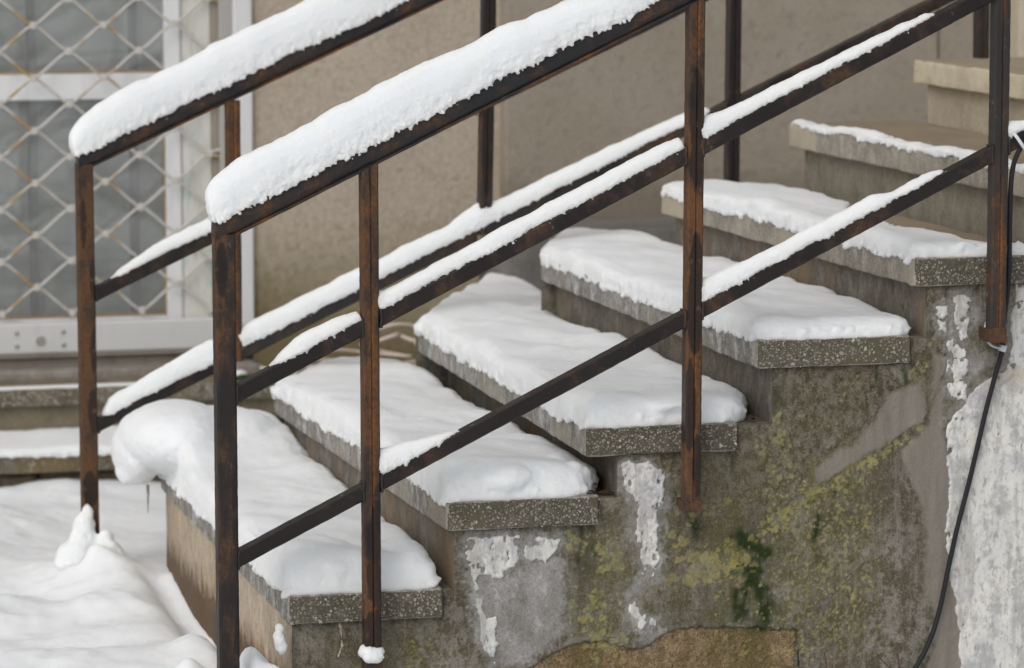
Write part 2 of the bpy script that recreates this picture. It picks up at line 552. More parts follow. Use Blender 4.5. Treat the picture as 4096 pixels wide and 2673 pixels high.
def plain(name, c, rough=0.6, spec=0.4, var=0.3, scale=60):
    k = M(name, rough, spec)
    col = k.mix(k.math('MULTIPLY', k.noise(scale, 4, 0.6), var), c, tuple(0.45 * q for q in c))
    return k.out(col, normal=k.bump(k.noise(scale * 4, 3, 0.6), 0.2, 0.001))
M_CABLE = plain('black_rubber', (0.016, 0.016, 0.018), 0.6, 0.3, 0.2)
M_TIE = plain('pale_plastic', (0.62, 0.65, 0.70), 0.4, 0.5, 0.15)
M_HOSE = plain('pale_hose', (0.74, 0.63, 0.54), 0.7, 0.3, 0.5, 30)
M_MOSS = plain('green_moss', (0.045, 0.075, 0.022), 0.95, 0.1, 0.7, 120)
M_LEAF = plain('wet_leaf', (0.11, 0.055, 0.025), 0.6, 0.4, 0.6, 90)
M_REDLEAF = plain('red_leaf', (0.24, 0.055, 0.028), 0.6, 0.3, 0.5, 90)
M_PEBBLE = plain('pale_pebble', (0.58, 0.54, 0.48), 0.8, 0.3, 0.3, 60)
M_TWIG = plain('twig_bark', (0.14, 0.065, 0.035), 0.8, 0.2, 0.4, 90)
M_STEEL = plain('bare_wire', (0.50, 0.50, 0.52), 0.35, 0.6, 0.3, 90)
M_BOLT = plain('painted_bolt', (0.72, 0.72, 0.71), 0.45, 0.4, 0.3, 60)
M_LOCK = plain('brass_lock', (0.44, 0.41, 0.37), 0.45, 0.4, 0.4, 60)
M_MORTAR = concrete_mat('mortar', (0.16, 0.14, 0.11), (0.22, 0.20, 0.17), (0.08, 0.065, 0.045), 0.5)

def ice_mat():
    k = M('ice', 0.08, 0.5)
    k.b.inputs['Transmission Weight'].default_value = 0.9
    k.b.inputs['IOR'].default_value = 1.31
    return k.out((0.92, 0.95, 0.97))
M_ICE = ice_mat()

def chip_mat():
    k = M('stone_chips', 0.75, 0.35)
    c = k.attr('tone')
    col = k.ramp(c, [(0.0, (0.10, 0.090, 0.065)), (0.35, (0.19, 0.17, 0.135)), (0.7, (0.30, 0.275, 0.23)), (0.95, (0.47, 0.44, 0.39)), (1.0, (0.36, 0.25, 0.17))])
    return k.out(col)
M_CHIP = chip_mat()

def sidewall_mat():
    k = M('old_render', 0.9, 0.2)
    b1 = k.noise(7, 6, 0.65)
    b2 = k.noise(28, 7, 0.7)
    fine = k.noise(240, 3, 0.8)
    grit = k.noise(115, 4, 0.75)
    grit2 = k.noise(70, 5, 0.75, k.vec((1, 1, 0.7), loc=(3, 8, 1)))
    run = k.noise(20, 6, 0.65, k.vec((1, 1, 0.09)))
    run2 = k.noise(60, 5, 0.65, k.vec((1, 1, 0.10), loc=(5, 0, 2)))
    col = k.mix(k.ramp(b1, [(0.42, 0.0), (0.57, 1.0)]), (0.158, 0.143, 0.115), (0.265, 0.243, 0.208))
    col = k.mix(k.ramp(b2, [(0.47, 0.0), (0.57, 0.85)]), col, (0.085, 0.070, 0.046))
    col = k.mix(k.ramp(grit2, [(0.50, 0.0), (0.58, 0.65)]), col, (0.060, 0.050, 0.033))
    col = k.mix(k.ramp(run, [(0.50, 0.0), (0.62, 0.6)]), col, (0.098, 0.088, 0.056))
    col = k.mix(k.ramp(run2, [(0.53, 0.0), (0.63, 0.5)]), col, (0.27, 0.25, 0.21))
    ab = k.attr('above')
    col = k.mix(k.math('MULTIPLY', ab, k.ramp(b2, [(0.40, 0.35), (0.52, 1.0)])), col, k.mix(k.ramp(grit2, [(0.42, 0.0), (0.58, 1.0)]), (0.185, 0.158, 0.118), (0.058, 0.048, 0.034)))
    sm = k.attr('smooth')
    scol = k.mix(k.ramp(run, [(0.35, 0.0), (0.7, 1.0)]), (0.275, 0.250, 0.215), (0.205, 0.183, 0.152))
    scol = k.mix(k.ramp(run2, [(0.5, 0.0), (0.7, 0.6)]), scol, (0.17, 0.15, 0.12))
    col = k.mix(sm, col, scol)
    al = k.attr('algae')
    col = k.mix(k.math('MULTIPLY', al, k.ramp(b2, [(0.40, 0.2), (0.56, 0.9)])), col, k.mix(k.ramp(grit2, [(0.40, 0.0), (0.60, 1.0)]), (0.095, 0.088, 0.024), (0.185, 0.165, 0.060)))
    ta = k.attr('tan')
    tcol = k.mix(k.ramp(grit2, [(0.44, 0.0), (0.57, 1.0)]), (0.32, 0.225, 0.13), (0.19, 0.132, 0.068))
    tcol = k.mix(k.ramp(k.noise(330, 3, 0.7, k.vec(loc=(1, 4, 2))), [(0.52, 0.0), (0.60, 0.85)]), tcol, (0.075, 0.055, 0.026))
    tcol = k.mix(k.ramp(run, [(0.48, 0.0), (0.60, 0.7)]), tcol, (0.125, 0.092, 0.036))
    tcol = k.mix(k.math('MULTIPLY', al, k.ramp(run, [(0.42, 0.0), (0.6, 0.9)])), tcol, (0.105, 0.095, 0.02))
    col = k.mix(ta, col, tcol)
    th = k.attr('thin')
    tn = k.noise(16, 9, 0.75, k.vec((1, 1, 0.7), loc=(2, 2, 9)))
    tm = k.ramp(tn, [(0.38, 0.0), (0.56, 1.0)])
    tcl = k.mix(k.ramp(tn, [(0.55, 0.0), (0.72, 1.0)]), (0.36, 0.35, 0.345), (0.68, 0.67, 0.65))
    base_th = k.mix(0.75, col, (0.24, 0.222, 0.20))
    col = k.mix(th, col, k.mix(k.math('MULTIPLY', tm, 0.9), base_th, tcl))
    calm = k.math('SUBTRACT', 1.0, k.math('MULTIPLY', sm, 0.75))
    col = k.mix(k.math('MULTIPLY', calm, k.ramp(fine, [(0.50, 0.0), (0.64, 0.5)])), col, k.mix(0.6, col, (0.025, 0.02, 0.014)))
    col = k.mix(k.math('MULTIPLY', calm, k.ramp(fine, [(0.36, 0.45), (0.46, 0.0)])), col, k.mix(0.5, col, (0.44, 0.40, 0.33)))
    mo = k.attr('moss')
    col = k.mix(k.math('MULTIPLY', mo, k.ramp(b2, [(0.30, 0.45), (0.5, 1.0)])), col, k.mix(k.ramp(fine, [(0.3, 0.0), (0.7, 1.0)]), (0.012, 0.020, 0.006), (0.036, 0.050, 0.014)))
    li = k.attr('lichen')
    lt = k.attr('lichen_tone')
    lcol = k.mix(lt, (0.34, 0.345, 0.16), (0.40, 0.315, 0.085))
    lcol = k.mix(k.ramp(lt, [(0.85, 0.0), (0.95, 1.0)]), lcol, (0.48, 0.46, 0.34))
    col = k.mix(k.math('MULTIPLY', li, k.ramp(grit, [(0.38, 0.6), (0.5, 1.0)])), col, lcol)
    cr = k.attr('crack')
    col = k.mix(cr, col, (0.022, 0.018, 0.011))
    nm = k.bump(fine, 0.9, 0.002, k.bump(grit, 0.8, 0.004))
    return k.out(col, normal=nm)

def plaster_mat():
    k = M('lime_plaster', 0.88, 0.2)
    b1 = k.noise(9, 6, 0.65)
    b2 = k.noise(40, 7, 0.72)
    run = k.noise(24, 6, 0.68, k.vec((1, 1, 0.14)))
    diag = k.noise(30, 6, 0.68, k.vec((1, 1, 0.3), loc=(3, 3, 8)))
    fine = k.noise(260, 3, 0.7)
    col = k.mix(k.ramp(b1, [(0.36, 0.0), (0.66, 1.0)]), (0.72, 0.70, 0.64), (0.62, 0.62, 0.61))
    col = k.mix(k.ramp(k.math('ADD', k.math('MULTIPLY', b2, .55), k.math('MULTIPLY', diag, .45)), [(0.475, 0.0), (0.56, 0.8)]), col, (0.40, 0.40, 0.405))
    col = k.mix(k.ramp(run, [(0.53, 0.0), (0.62, 0.6)]), col, (0.38, 0.36, 0.325))
    col = k.mix(k.ramp(k.noise(90, 5, 0.75, k.vec((1, 1, 0.5), loc=(1, 9, 4))), [(0.54, 0.0), (0.62, 0.75)]), col, (0.30, 0.295, 0.29))
    sm = k.attr('smudge')
    col = k.mix(k.math('MULTIPLY', sm, 0.7), col, (0.50, 0.44, 0.34))
    cr = k.attr('crack')
    col = k.mix(k.math('MULTIPLY', cr, 0.6), col, (0.27, 0.26, 0.25))
    col = k.mix(k.ramp(fine, [(0.6, 0.0), (0.78, 0.4)]), col, (0.36, 0.35, 0.33))
    nm = k.bump(fine, 0.4, 0.001, k.bump(b2, 0.5, 0.003))
    return k.out(col, normal=nm)
M_SIDE = sidewall_mat()
M_PLASTER = plaster_mat()

# ================================================================== SETTING
# stair data (x of nosing at the near end, at the far end, tread top z, x of tread's near right end, x of riser face)
NOSE = [0.0, 0.308, 0.582, 0.928, 1.249, 1.545, 1.866]
NOSE_FAR = [0.031, 0.298, 0.640, 0.936, 1.230, 1.545, 1.858]
TOP = [0.230, 0.396, 0.529, 0.688, 0.839, 0.991, 1.137]
TEND = [0.301, 0.611, 0.890, 1.245, 1.55, 1.86, 2.9]
RISE = [0.008, 0.325, 0.649, 0.962, 1.279, 1.578, 1.895]
TH = 0.057
Y_FAR = 1.64

# ---- snow covered ground
def axis(parts):
    out = []
    for a, b, st in parts:
        out += list(np.arange(a, b - 1e-6, st))
    out.append(parts[-1][1])
    return np.array(out)

gx = axis([(-40, -8, 4), (-8, -1.2, 0.4), (-1.2, -0.75, 0.03), (-0.75, 0.10, 0.0075), (0.10, 1.6, 0.05), (1.6, 8, 0.4), (8, 40, 4)])
gy = axis([(-40, -8, 4), (-8, -0.6, 0.3), (-0.6, 0.2, 0.01), (0.2, 2.96, 0.0085), (2.96, 3.4, 0.1), (3.4, 8, 0.6), (8, 40, 4)])
GX, GY = np.meshgrid(gx, gy, indexing='ij')
P2 = np.stack([GX.ravel(), GY.ravel(), GX.ravel() * 0], 1)
gz = -0.014 + 0.030 * fbm(P2 * np.array([1, 1.3, 1]), 2.6, 2, 5) + 0.008 * fbm(P2, 8.5, 2, 9)
gz = gz + 0.0040 * fbm(P2, 26, 3, 29) * np.clip(0.5 + 1.2 * fbm(P2, 4, 2, 37), 0, 1) + 0.0018 * fbm(P2, 55, 3, 19) - 0.010 * np.clip(fbm(P2, 6, 2, 23) - 0.15, 0, 1)
X_, Y_ = P2[:, 0], P2[:, 1]
def bump2(x, y, sx, sy, h, p=2):
    return h * np.exp(-(np.abs((X_ - x) / sx) ** p + np.abs((Y_ - y) / sy) ** p))
nz = 1 + 0.35 * fbm(P2, 16, 2, 31)
gz += bump2(-0.135, 1.60, 0.14, 0.15, 0.026, 3) * nz                # drift round the far newel
gz += bump2(-0.085, 1.56, 0.05, 0.05, 0.026)
gz += bump2(-0.125, 0.95, 0.10, 0.42, 0.018)                      # drift along the lowest riser
gz += bump2(-0.155, 1.60, 0.055, 0.055, 0.030) * nz
gz += bump2(-0.40, 1.22, 0.13, 0.13, 0.034, 3) * nz
gz += bump2(-0.16, 1.24, 0.13, 0.10, 0.030, 3) * nz
gz += bump2(-0.33, 0.62, 0.16, 0.16, 0.028, 3) * nz
gz += bump2(-0.06, 0.62, 0.05, 0.10, 0.020, 3) * nz
gz += bump2(-0.28, 2.35, 0.14, 0.14, 0.026, 3) * nz
gz += bump2(-0.050, 0.005, 0.050, 0.10, 0.118, 4) * nz            # heap between newel and lowest step
gz += bump2(-0.185, 0.02, 0.10, 0.14, 0.060, 3) * nz
gz += bump2(-0.12, 0.42, 0.035, 0.045, 0.040)
gz -= 0.034 * np.exp(-((X_ - 0.0) / 0.035) ** 2) * sstep(0.25, 0.45, Y_) * (1 - sstep(1.45, 1.6, Y_))   # hollow at the riser
gz += 0.02 * np.exp(-((Y_ - 2.78) / 0.10) ** 2) * (0.4 + 0.9 * fbm(P2 * np.array([1, 0, 0]), 6, 2, 77))
V = np.stack([X_, Y_, gz], 1)
me = fast_quads(V, grid_idx(len(gx), len(gy)), 'ground')
smooth(me)
tag(link('ground', me, MS2), 'snow covered ground in front of the steps and the door', None, None, 'structure')

# ---- house: walls of the facade with the glazed door
house = empty('house', 'rendered house wall with a white framed glazed door at its left', 'house', (1.0, 3.42, 0))
box('wall', (0.592, 1.36, 3.40, 3.75, -0.4, 6.0), M_WALL_A, house, 0.004)
box('wall', (1.297, 2.573, 3.335, 3.72, -0.4, 6.0), M_WALL_B, house, 0.006)
box('wall', (2.582, 6.0, 3.345, 3.72, -0.4, 6.0), M_WALL_B, house, 0.006)
box('wall', (-4.5, -1.02, 3.40, 3.75, -0.4, 6.0), M_WALL_A, house, 0.004)
box('wall', (-1.02, 0.592, 3.41, 3.75, 2.35, 6.0), M_WALL_A, house, 0.004)
box('pilaster', (2.79, 3.4, 3.26, 3.345, 0.6, 6.0), M_WALL_C, house, 0.006)
box('joint_strip', (2.571, 2.584, 3.352, 3.40, 0.0, 5.9), M_BROWNSTRIP, house, 0.002)
jamb = box('door_jamb', (0.538, 0.5915, 3.383, 3.60, 0.262, 2.35), M_JAMB, house, 0.004)
frame = box('door_frame', (0.404, 0.482, 3.418, 3.60, 0.262, 2.35), M_OLDPAINT, house, 0.003)
box('cover_strip', (0.4825, 0.5005, 3.408, 3.60, 0.262, 2.35), M_BROWNSTRIP, frame, 0.002)
box('groove_strip', (0.4005, 0.4035, 3.425, 3.60, 0.262, 2.35), M_CHANNEL, frame, 0)
latch_plate = box('latch_plate', (0.521, 0.536, 3.372, 3.385, 0.985, 1.035), M_CHANNEL, frame, 0.003)
door = box('door', (0.357, 0.400, 3.43, 3.475, 0.262, 2.30), M_WHITE, house, 0.003)      # closing stile carries the rest
box('mid_rail', (-0.64, 0.3565, 3.432, 3.475, 0.960, 1.031), M_WHITE, door, 0.003)
box('bottom_rail', (-0.64, 0.3565, 3.432, 3.475, 0.262, 0.362), M_WHITE, door, 0.003)
box('top_rail', (-0.64, 0.3565, 3.432, 3.475, 2.20, 2.30), M_WHITE, door, 0.003)
box('hinge_stile', (-0.70, -0.6405, 3.43, 3.475, 0.262, 2.30), M_WHITE, door, 0.003)
box('putty_bead', (-0.64, 0.3565, 3.4335, 3.455, 1.0315, 1.038), M_PUTTY, door, 0)
box('putty_bead', (-0.64, 0.3565, 3.4335, 3.455, 0.3625, 0.3685), M_PUTTY, door, 0)
box('putty_bead', (0.3525, 0.3565, 3.4335, 3.455, 0.3690, 0.9595), M_PUTTY, door, 0)
box('glass_pane', (-0.6395, 0.3515, 3.456, 3.460, 0.3690, 0.9595), M_GLASS, door, 0)
box('glass_pane', (-0.6395, 0.3555, 3.456, 3.460, 1.0385, 2.1995), M_GLASS, door, 0)
box('threshold', (-0.70, 0.5375, 3.392, 3.62, 0.222, 0.2615), M_THRESH, house, 0.003)
box('frame_post', (-1.02, -0.7005, 3.418, 3.60, 0.222, 2.35), M_OLDPAINT, house, 0.003)

M_INBAR = paint_mat('grey_inner_bar', (0.15, 0.155, 0.15), amt=0.3)
for xb in (-0.005, 0.275, -0.30):
    box('inner_bar', (xb - 0.012, xb + 0.012, 3.4615, 3.474, 0.3625, 0.9595), M_INBAR, door, 0.002)
    box('inner_bar', (xb - 0.012, xb + 0.012, 3.4615, 3.474, 1.0385, 2.1995), M_INBAR, door, 0.002)
# curtain behind the panes: pleated cloth
cx = np.linspace(-0.72, 0.42, 230)
cz = np.linspace(0.28, 2.28, 30)
CXg, CZg = np.meshgrid(cx, cz, indexing='ij')
fold = 0.018 * np.sin(CXg * 27) + 0.012 * np.sin(CXg * 61 + 1.3)
fold -= 0.03 * np.exp(-((CXg + 0.005) / 0.016) ** 2) + 0.03 * np.exp(-((CXg - 0.275) / 0.014) ** 2)
front = np.stack([CXg.ravel(), (3.494 + 0.7 * fold).ravel(), CZg.ravel()], 1)
nf = len(front)
back = front + np.array([0, 0.002, 0])
Q = grid_idx(len(cx), len(cz))
me = fast_quads(np.vstack([front, back]), np.vstack([Q, Q[:, ::-1] + nf]), 'curtain')
smooth(me)
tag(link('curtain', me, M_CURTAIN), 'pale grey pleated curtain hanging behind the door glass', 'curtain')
cw = tag(box('room_dark_panel', (-0.70, 0.40, 3.70, 3.72, 0.25, 2.33), plain('dark_room', (0.05, 0.05, 0.05), 0.9), None, 0.004), 'dark panel added behind the curtain for the darkness of the unlit room', 'curtain')  # dark sheet added to stand for the unlit room

# ---- roller grille in front of the door
grille = empty('security_grille', 'pale rusting diamond lattice grille with a bottom bar before the glazed door', 'grille', (0, 3.39, 0.262))
YG = 3.395
DXN, DZN = 0.096, 0.0712
Z0N = 1.094
rows = list(range(-9, 11))
wire_pts = {}
def wire_mesh(parity):
    pts = []
    x = -0.007 - DXN * 7 + (DXN if parity else 0)
    k = 0
    while x < 0.53:
        top = (k % 2 == 0)
        z = -0.006 if top else -DZN + 0.006
        for dx in (-0.013, 0.013):
            pts.append((x + dx, 0, z))
        x += DXN
        k += 1
    pts = [p for p in pts if p[0] < 0.525]
    pts.append((0.527, 0, pts[-1][2] + (0.012 if pts[-1][2] < -0.03 else -0.012)))
    return tube_mesh(pts, 0.0039, 8, 3)
WM = [wire_mesh(0), wire_mesh(1)]
bmc = bmesh.new()
bmesh.ops.create_cube(bmc, size=1.0, matrix=Matrix.Diagonal((0.015, 0.013, 0.020, 1)))
bmesh.ops.bevel(bmc, geom=list(bmc.edges), offset=0.002, segments=2, affect='EDGES')
CLIP = bpy.data.meshes.new('clip')
bmc.to_mesh(CLIP)
bmc.free()
for r in rows:
    z = Z0N - DZN * r
    if r < 10:
        link('wire', WM[abs(r) % 2], M_GRILLE, grille, (0, YG, z))
    x = -0.007 - DXN * 7 + (0 if r % 2 == 0 else DXN)
    while x < 0.50:
        link('clip', CLIP, M_CLIP, grille, (x, YG, z + random.uniform(-0.001, 0.001)))
        x += 2 * DXN
bar = box('bottom_bar', (-0.70, 0.518, 3.368, 3.405, 0.274, 0.358), M_GREYBAR, grille, 0.006)
bm = bmesh.new()
bmesh.ops.create_uvsphere(bm, u_segments=12, v_segments=8, radius=1.0, matrix=Matrix.Diagonal((0.0068, 0.005, 0.0068, 1)))
BOLT = bpy.data.meshes.new('bolt')
bm.to_mesh(BOLT); bm.free(); smooth(BOLT)
for bx in (-0.069, 0.058):
    for bz in (0.333, 0.297):
        link('bolt', BOLT, M_BOLT, bar, (bx, 3.367, bz))
a = np.linspace(0, 2 * math.pi, 17)
lk = link('lock_ring', tube_mesh([(0.0105 * math.cos(t), 0, 0.0105 * math.sin(t)) for t in a], 0.0028, 6, 2), M_LOCK, bar, (-0.004, 3.366, 0.310))
link('lock_core', BOLT, M_LOCK, bar, (-0.004, 3.368, 0.310))
box('guide_channel', (0.5010, 0.5375, 3.386, 3.50, 0.262, 2.35), M_CHANNEL, grille, 0.003)
box('bar_lip', (-0.70, 0.518, 3.372, 3.40, 0.2625, 0.2735), M_THRESH, bar, 0.002)

# ---- door steps
def rough_slab(name, x0, x1, y0, y1, z0, z1, m, parent, nseg=90, amp=0.002, seed=0, along='x', skew=0.0, r=0.006, at=None):
    """slab with worn edges, swept along its long side"""
    n = 6
    def rr(a0, a1, b0, b1):
        pts = []
        for cxx, cyy, st in ((a1 - r, b1 - r, 0), (a0 + r, b1 - r, 1), (a0 + r, b0 + r, 2), (a1 - r, b0 + r, 3)):
            for q in range(n):
                t = (st + q / (n - 1)) * math.pi / 2
                pts.append((cxx + r * math.cos(t), cyy + r * math.sin(t)))
        return np.array(pts)
    if along == 'x':
        prof = rr(y0, y1, z0, z1)
        s = np.linspace(x0, x1, nseg)
    else:
        prof = rr(x0, x1, z0, z1)
        s = np.linspace(y0, y1, nseg)
    # add points on the straight sides
    dens = []
    for a_, b_ in zip(prof, np.roll(prof, -1, axis=0)):
        L = np.linalg.norm(b_ - a_)
        k = max(1, int(L / 0.018))
        for q in range(k):
            dens.append(a_ + (b_ - a_) * q / k)
    prof = np.array(dens)
    cen = prof.mean(0)
    rings = []
    for i, v in enumerate(s):
        p = prof.copy()
        e = min(i, len(s) - 1 - i)
        if e == 0:
            p = p + (cen - p) / np.abs(p - cen).max(1)[:, None] * 0.004
        if along == 'x':
            rings.append(np.stack([p[:, 0] * 0 + v, p[:, 0], p[:, 1]], 1))
        else:
            t = (v - y0) / (y1 - y0)
            rings.append(np.stack([p[:, 0] + skew * t, p[:, 0] * 0 + v, p[:, 1]], 1))
    R = np.array(rings)
    flat = R.reshape(-1, 3)
    d = np.stack([fbm(flat, 28, 3, seed + q) for q in range(3)], 1) * amp
    if along == 'y':
        d[:, 1] *= 0.2
        chip = np.clip(fbm(flat, 16, 3, seed + 9) - 0.25, 0, 1) * 0.012
        edge = sstep(z1 - 0.016, z1, flat[:, 2]) + sstep(z0 + 0.012, z0, flat[:, 2])
        d[:, 0] += chip * edge * (flat[:, 0] < (x0 + x1) / 2 + skew)
        d[:, 2] -= 0.7 * chip * sstep(z1 - 0.02, z1, flat[:, 2]) * (flat[:, 0] < x0 + skew + 0.03)
    R = (flat + d).reshape(R.shape)
    V, Fc = sweep(R)
    me = mesh_np(V, Fc, name)
    fix_normals(me)
    smooth(me)
    o = link(name, me, m, parent, at)
    return o

steps = empty('doorstep', 'two low aggregate concrete steps in front of the glazed door', 'doorstep', (-0.2, 3.0, -0.05))
rough_slab('step_slab', -1.6, 1.30, 3.10, 3.41, 0.166, 0.214, M_STEPSTONE, steps, 160, 0.002, 3)
rough_slab('step_slab', -1.6, 0.40, 2.86, 3.17, 0.026, 0.074, M_STEPSTONE, steps, 120, 0.002, 5)
box('riser', (-1.6, 1.30, 3.125, 3.40, 0.0735, 0.1665), M_STEPRISER, steps, 0.003)
box('step_core', (-1.6, 0.40, 2.93, 3.40, -0.25, 0.0265), M_FOOTSTONE, steps, 0.003)
rough_slab('sill_stone', -1.02, 0.60, 3.30, 3.41, 0.205, 0.234, M_SILL, steps, 60, 0.0015, 8)
box('platform_fill', (0.60, 1.30, 3.16, 3.41, 0.10, 0.2135), M_STEPRISER, steps, 0.003)
xx = -1.5
k = 0
while xx < 0.38:
    w = random.uniform(0.09, 0.16)
    rough_slab('stone', xx, min(xx + w - 0.008, 0.39), 2.885 + random.uniform(0, 0.012), 2.95, -0.12, 0.024 - random.uniform(0, 0.006), M_FOOTSTONE, steps, 8, 0.004, 20 + k, r=0.010)
    xx += w
    k += 1

ledge = tag(rough_slab('concrete_ledge', 1.22, 4.2, 2.95, 3.33, -0.1, 0.615, M_LEDGE, None, 60, 0.004, 12), 'low grey concrete ledge along the wall foot behind the stairs', 'ledge')

# ---- the staircase
stair = empty('staircase', 'old concrete staircase of exposed aggregate treads rising to the right', 'staircase', (0.8, 0.8, 0))
tread_mats = [M_TREAD, M_TREAD, M_TREAD, M_TREAD, M_TREAD_HIGH, M_TREAD_HIGH, M_TREAD_CREAM]
riser_mats = [M_RISER_WARM, M_RISER, M_RISER, M_RISER, M_RISER, M_RISER_DRY, M_RISER_CREAM]
def chip_field(x0, x1, z0, z1, y, n, seed, tone_bias=0.0):
    """angular stone chips set in the end face, each a small faceted dome"""
    r = np.random.default_rng(seed)
    Vs, Fs, T = [], [], []
    base = 0
    pts = []
    tries = 0
    while len(pts) < n and tries < n * 8:
        tries += 1
        s = 0.0012 + 0.0042 * r.random() ** 2.6
        px, pz = r.uniform(x0 + s, x1 - s), r.uniform(z0 + s, z1 - s)
        if fbm(np.array([[px, 0.3, pz]]), 30, 2, seed)[0] < -0.33 * r.random() - 0.05: continue
        if any((px - q[0]) ** 2 + (pz - q[1]) ** 2 < (0.85 * (s + q[2])) ** 2 for q in pts): continue
        pts.append((px, pz, s))
    for px, pz, s in pts:
        k = r.integers(5, 8)
        ang = np.sort(r.uniform(0, 2 * math.pi, k))
        ang = np.linspace(0, 2 * math.pi, k, endpoint=False) + r.uniform(-0.35, 0.35, k)
        rad = s * r.uniform(0.65, 1.35, k)
        el = r.uniform(0.45, 1.0); rot = r.uniform(0, math.pi)
        ax, az = rad * np.cos(ang), rad * np.sin(ang) * el
        bx = ax * math.cos(rot) - az * math.sin(rot); bz = ax * math.sin(rot) + az * math.cos(rot)
        ring0 = np.stack([px + bx, np.full(k, y + 0.0012), pz + bz], 1)
        ring1 = np.stack([px + bx * 0.8, np.full(k, y - r.uniform(0.0004, 0.0011)), pz + bz * 0.8], 1)
        Vs += [ring0, ring1]
        for q in range(k):
            Fs.append((base + q, base + (q + 1) % k, base + k + (q + 1) % k, base + k + q))
        Fs.append(tuple(base + k + q for q in range(k)))
        t = np.clip(r.beta(1.6, 1.6) + tone_bias, 0, 1)
        T += [t] * (2 * k)
        base += 2 * k
    me = mesh_np(np.vstack(Vs), Fs, 'aggregate')
    fix_normals(me)
    fattr(me, 'tone', np.array(T))
    return me

for i in range(7):
    x0, x1 = NOSE[i], (TEND[i] if i < 6 else NOSE[i] + 1.2)
    tr = rough_slab('tread', x0, x1, 0.0, Y_FAR, TOP[i] - TH, TOP[i], tread_mats[i], stair, 150, 0.0022, 40 + i * 5, along='y', skew=NOSE_FAR[i] - NOSE[i], r=0.005)
    if i < 5:
        # rough aggregate end plate, then the chips
        gxn = np.linspace(x0 + 0.002, x1 - 0.002, 130)
        gzn = np.linspace(TOP[i] - TH + 0.002, TOP[i] - 0.002, 26)
        A, B = np.meshgrid(gxn, gzn, indexing='ij')
        pp = np.stack([A.ravel(), A.ravel() * 0, B.ravel()], 1)
        yy = -0.0022 + 0.0009 * fbm(pp, 90, 3, 60 + i)
        edge = np.minimum(np.minimum(A.ravel() - gxn[0], gxn[-1] - A.ravel()), np.minimum(B.ravel() - gzn[0], gzn[-1] - B.ravel()))
        yy = np.where(edge < 1e-6, 0.004, yy)
        me = fast_quads(np.stack([A.ravel(), yy, B.ravel()], 1), grid_idx(len(gxn), len(gzn))[:, ::-1], 'end_face')
        smooth(me)
        link('end_face', me, M_END, tr)
        ag = link('aggregate', chip_field(x0, x1, TOP[i] - TH, TOP[i], -0.0022, 520 if i == 4 else 380, 90 + i, -0.10 if i == 4 else 0.02), M_CHIP, tr)
        ag['kind'] = 'stuff'
    zb = (TOP[i - 1] - 0.10) if i else -0.25
    sk = NOSE_FAR[i] - NOSE[i]
    bm = bmesh.new()
    xr, xr2 = RISE[i], RISE[i] + 0.26
    nY = 40
    zt = TOP[i] - TH + 0.001
    rings = []
    for q in range(nY):
        t = q / (nY - 1)
        y = 0.017 + t * (Y_FAR - 0.03 - 0.017)
        zs = np.linspace(zb, zt, 14)
        fr = np.stack([np.full(14, xr + sk * t), np.full(14, y), zs], 1)
        fr[:, 0] += 0.003 * fbm(fr, 14, 3, 200 + i)
        bk = np.array([[xr2 + sk * t, y, zt], [xr2 + sk * t, y, zb]])
        rings.append(np.vstack([fr, bk]))
    V, Fc = sweep(rings)
    me = mesh_np(V, Fc, 'riser')
    fix_normals(me)
    link('riser', me, riser_mats[i], stair)
    bm.free()
    if i < 5:
        # mortar between the tread's end and the next riser
        box('mortar_fill', (TEND[i] + 0.001, RISE[i + 1] - 0.001, 0.020, 0.30, TOP[i] - 0.12, TOP[i] - 0.006), M_MORTAR, stair, 0.002)

EXT = {1: ([1.60, 1.75, 1.93], [0.285, 0.40, 0.52], [0.655, 0.665, 0.665]),
       2: ([1.60, 1.70, 1.90, 2.15, 2.45], [0.625, 0.665, 0.76, 0.88, 1.00], [0.955, 1.02, 1.05, 1.08, 1.05]),
       3: ([1.60, 1.72, 1.88, 2.02], [0.928, 0.965, 1.04, 1.09], [1.262, 1.245, 1.20, 1.15])}
for i, (ey, ea, eb) in EXT.items():
    rings = [[(a_ + 0.012, y_, 0.0), (b_ - 0.004, y_, 0.0), (b_ - 0.004, y_, TOP[i] - 0.004), (a_ + 0.012, y_, TOP[i] - 0.004)] for y_, a_, b_ in zip([Y_FAR + 0.003] + ey[1:], ea, eb)]
    V, Fc = sweep(rings)
    me = mesh_np(V, Fc, 'fill_slab')
    fix_normals(me)
    link('fill_slab', me, M_RISER, stair)

